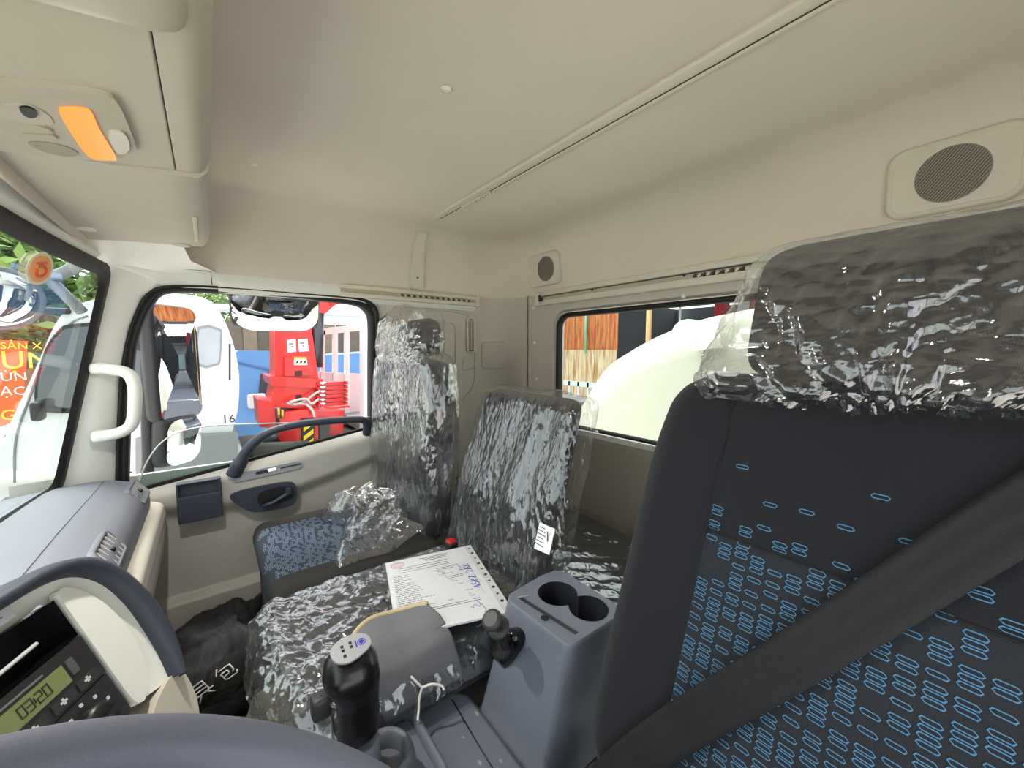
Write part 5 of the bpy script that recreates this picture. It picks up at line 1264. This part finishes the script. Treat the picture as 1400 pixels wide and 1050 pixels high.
for k in range(7): corr(.9+.86*k, .9+.86*k+.85, 2.75, 3.7, SY-.02, rustA)
part(MB().box((4.0, SY-7, .8), (10.5, .1, 4)), 'back_wall', M('shed_grey', (96, 100, 106), .9), shd)
part(MB().box((4.9, SY-3.5, 3.75), (8.6, 7.2, .1)), 'roof_sheet', M('shed_grey', (96, 100, 106), .9), shd)
part(MB().box((.6, SY-3.5, .8), (.1, 7, 4)).box((9.3, SY-3.5, .8), (.1, 7, 4)), 'end_wall', M('shed_grey', (96, 100, 106), .9), shd)
part(MB().tube([(8.05, SY+.06, 1.0), (8.05, SY+.06, 2.6)], .035, 8), 'green_pipe', M('pipe_green', (110, 170, 140), .6), shd)
part(MB().tube([(5.9, SY+.1, GZ), (5.9, SY+.1, 2.8)], .07, 8), 'pole', M('pole_tan', (180, 140, 95), .8), shd)
part(MB().tube([(5.7, SY-1, 1.2), (5.7, SY-1, 2.3)], .03, 8), 'pale_post', wpaint, shd)
for x in (4.2, 5.3): part(MB().bar((x, SY-2, 3.2), (x+.7, SY-2.6, 3.2), .06, .04), 'tube_light', M('tube_light', (235, 240, 245), .4), shd)
for x, c in ((5.55, (150, 30, 40)), (4.9, (190, 190, 195)), (4.55, (150, 30, 40))): part(MB().box((x, SY-3, 2.25), (.3, .3, .6)), 'stored_crate', M('crate_%d' % c[1], c, .6), shd)
sf = thing('stake_fence', (8.5, -7.5, GZ), 'low white stake fence in front of the rusty shed', 'fence')
for k in range(12): part(MB().box((6.0+.32*k, -7.5, GZ+.75), (.06, .05, 1.5)), 'stake', wpaint, sf)
for z in (.22, -.25): part(MB().box((7.8, -7.5, z), (3.9, .05, .12)), 'rail', wpaint, sf)
# ---- what the door mirrors look back at: dark truck and pickup
gt = thing('dark_truck', (3.6, -11, GZ), 'dark grey truck front reflected in the tall door mirror', 'truck')
dkp = M('truck_dark', (92, 98, 106), .35, coat=.3); ax_, ay = 4.3, -12.5
part(MB().rblock((ax_, ay-1, .55), (2.3, 2.0, 3.0), .15, (8, 8, 8)), 'cab', dkp, gt)
part(MB().box((ax_, ay+.02, 1.0), (1.9, .06, .75)), 'windscreen', M('screen_green', (130, 160, 160), .1), gt)
part(MB().box((ax_, ay+.03, .0), (1.9, .06, .95)), 'grille', M('grille_dark', (34, 36, 40), .5), gt)
for k in range(4): part(MB().box((ax_, ay+.07, -.32+.22*k), (1.7, .04, .07)), 'grille_bar', chrome, gt)
part(MB().box((ax_, ay+.02, -.75), (2.35, .3, .4)), 'bumper', M('bumper_grey', (150, 152, 156), .5), gt)
for s_ in (-1, 1):
    part(MB().box((ax_+s_*.95, ay+.17, -.7), (.3, .05, .18)), 'headlamp', chrome, gt); part(MB().rblock((ax_+s_*1.3, ay-.1, 1.0), (.2, .12, .6), .05, (4, 4, 4)), 'mirror', seald, gt)
    part(MB().lathe([(.2, 0), (.5, 0), (.5, .3), (.2, .3)], (ax_+s_*.95-.15, ay-1, GZ+.5), (1, 0, 0), 24), 'wheel', tyre, gt)
pk = thing('pickup', (3.0, -5.6, GZ), 'grey pickup tail reflected in the tall door mirror', 'pickup'); kx, ky = 3.05, -5.6
pkm = M('pickup_grey', (70, 76, 86), .3, coat=.4)
part(MB().rblock((kx, ky, GZ+.85), (1.8, 2.2, .75), .08, (6, 6, 6)), 'bed', pkm, pk)
part(MB().rblock((kx, ky-1.9, GZ+1.3), (1.7, 1.9, 1.0), .2, (8, 8, 8), lambda p: (p.x*(1-.15*max(0, p.z)), p.y*(1-.2*max(0, p.z)), p.z)), 'cabin', pkm, pk)
part(MB().box((kx, ky-.93, GZ+1.52), (1.3, .08, .35)), 'rear_screen', darkwin, pk)
part(MB().box((kx, ky+1.11, GZ+.9), (1.4, .03, .5)), 'tailgate', M('tailgate', (90, 96, 106), .35), pk)
for s_ in (-1, 1):
    part(MB().box((kx+s_*.82, ky+1.11, GZ+.95), (.14, .04, .38)), 'tail_lamp', M('tail_red', (190, 30, 40), .3), pk)
    for dy in (.1, -2.6): part(MB().lathe([(.15, 0), (.38, 0), (.38, .24), (.15, .24)], (kx+s_*.80-.12, ky+dy, GZ+.38), (1, 0, 0), 24), 'wheel', tyre, pk)

# ================================================================== DOOR MIRRORS AND SCREEN STICKER
dmr = thing('door_mirror', (2.1, .19, .5), 'tall black door mirror with its lower convex mirror outside the passenger window', 'mirror')
mblk = M('mirror_black', (44, 44, 46), .6)
part(MB().tube(smooth_poly([Vector((1.86, .30, .50)), Vector((2.0, .25, .53)), Vector((2.09, .215, .62)), Vector((2.1, .205, .80)), Vector((2.1, .195, 1.0)), Vector((2.1, .19, 1.27)), Vector((2.05, .22, 1.36))], 5, False), .020, 12), 'arm', mblk, dmr)
def plate(c, nrm, w_, h_, dep, r, sag, name_h, name_g, par, tilt=0.):
    c = Vector(c); nrm = Vector(nrm).normalized(); ex = Vector((0, 0, 1)).cross(nrm).normalized(); ey = nrm.cross(ex)
    Mx = Matrix((ex, ey, nrm)).transposed()
    hsg = part(MB().rblock(c-nrm*(dep/2+.004), (w_+.018, h_+.018, dep), min(.03, dep*.45), (10, 12, 6), lambda p: (p.x*(1-.12*max(0, -p.z)/dep), p.y*(1-.05*max(0, -p.z)/dep), p.z), Mx), name_h, mblk, par)
    m = MB(); rings = []
    P = rrect(w_, h_, r, 8)
    for t in (1, .85, .65, .4, .15): rings.append([c+ex*(a*t)+ey*(b*t)+nrm*(sag*(1-(a*a+b*b)*t*t/((w_/2)**2+(h_/2)**2))+.001) for a, b in P])
    m.loft(rings, closed=True); m.add(rings[-1], [tuple(range(len(P)))], True)
    part(m, name_g, mirrorm, hsg); return hsg
def mnormal(r): # normal sending the driver's line of sight along r
    return None
cM = Vector((2.12, .098, 1.045)); dv = (cM-CAM).normalized(); rv = Vector((.14, -.99, -.02)).normalized()
plate(cM, rv-dv, .195, .455, .07, .035, .014, 'main_housing', 'main_glass', dmr)
cL = Vector((2.10, .100, .725)); dv = (cL-CAM).normalized(); rv = Vector((.10, -.93, -.34)).normalized()
plate(cL, rv-dv, .155, .19, .07, .05, .014, 'lower_housing', 'lower_glass', dmr)
for z in (1.13, .76): part(MB().rblock((2.11, .185, z), (.05, .07, .075), .012, (5, 5, 5)), 'clamp', mblk, dmr)
ks = thing('kerb_mirror', (2.0, -.25, 1.2), 'wide convex kerb mirror hanging at the top of the passenger window', 'mirror')
cK = Vector((1.98, -.245, 1.272)); dv = (cK-CAM).normalized(); rv = Vector((-.45, .0, -.89)).normalized()
plate(cK, rv-dv, .32, .19, .06, .07, .035, 'kerb_housing', 'kerb_glass', ks)
part(MB().tube([cK+Vector((.06, 0, .02)), Vector((2.0, -.25, 1.45)), Vector((1.815, -.25, 1.50))], .014, 10), 'kerb_arm', mblk, ks)
fmr = thing('front_mirror', (1.8, .5, 1.1), 'round front mirror on tubular arms beyond the windscreen corner', 'mirror')
cF = onX(-2, 408, 1.95); nF_ = (CAM-cF).normalized()+Vector((-.1, -.35, -.25)); nF_.normalize()
fh = part(MB().lathe([(.03, -.07), (.07, -.06), (.090, -.035), (.099, -.006), (.099, .006), (.090, .008)], cF, nF_, 32), 'round_housing', M('mirror_grey', (112, 116, 122), .4), fmr)
part(MB().lathe([(.090, .004), (.075, .015), (.05, .025), (.025, .030), (.004, .031)], cF, nF_, 32), 'round_glass', mirrorm, fh)
gA = M('arm_grey', (120, 124, 130), .4)
part(MB().tube(smooth_poly([onX(22, 384, 1.97), onX(60, 380, 1.97), onX(85, 374, 1.95), onX(105, 362, 1.93), onX(118, 348, 1.90)], 5, False), .018, 10), 'arm', gA, fmr)
part(MB().tube([onX(64, 378, 1.97), onX(88, 402, 1.95), onX(112, 426, 1.93)], .016, 10), 'stay', gA, fmr)
# round sticker on the windscreen
def on_ws(u, v):
    y = .28
    for _ in range(12):
        p = onY(u, v, y); s_ = (p.x-XC)/(wsR(p.z)[0]-XC); y = wsp(s_, p.z).y
    return p
sc0 = on_ws(53, 367); sx_ = (on_ws(70, 367)-sc0).normalized(); sy_ = (on_ws(53, 350)-sc0).normalized()
nz_ = sx_.cross(sy_).normalized(); sy_ = nz_.cross(sx_)
if nz_.dot(CAM-sc0) < 0: nz_ = -nz_
sc0 = sc0+nz_*.002
stc = thing('windscreen_sticker', sc0, 'oval orange sticker with a red emblem on the windscreen', 'sticker')
rad = (on_ws(53, 346)-sc0).length; rx = (on_ws(71, 367)-sc0).length
def ov(a, b, k, mat, name, off):
    P = [sc0+sx_*(a*math.cos(t))+sy_*(b*math.sin(t))+nz_*off for t in [2*PI*i/28 for i in range(28)]]; return part(MB().add(P+[p+nz_*.0005 for p in P], [tuple(range(28)), tuple(range(55, 27, -1))]+[(i, (i+1) % 28, 28+(i+1) % 28, 28+i) for i in range(28)]), name, mat, stc)
ov(rx*.98, rad*1.02, 1, M('sticker_cream', (226, 214, 190), .5), 'rim', 0)
ov(rx*.78, rad*.84, 1, M('sticker_orange', (236, 158, 84), .5), 'field', .0007)
emr = M('sticker_red', (206, 84, 48), .5)
part(MB().tube([sc0+sx_*(rx*.34*math.cos(t))+sy_*(rad*.34*math.sin(t)-rad*.12)+nz_*.0016 for t in [math.radians(a) for a in range(-200, 121, 20)]], rad*.10, 5), 'emblem', emr, stc)
part(MB().bar(sc0-sx_*rx*.4+sy_*rad*.38+nz_*.0016, sc0+sx_*rx*.4+sy_*rad*.38+nz_*.0016, rad*.14, .0006, nz_), 'emblem_bar', emr, stc)
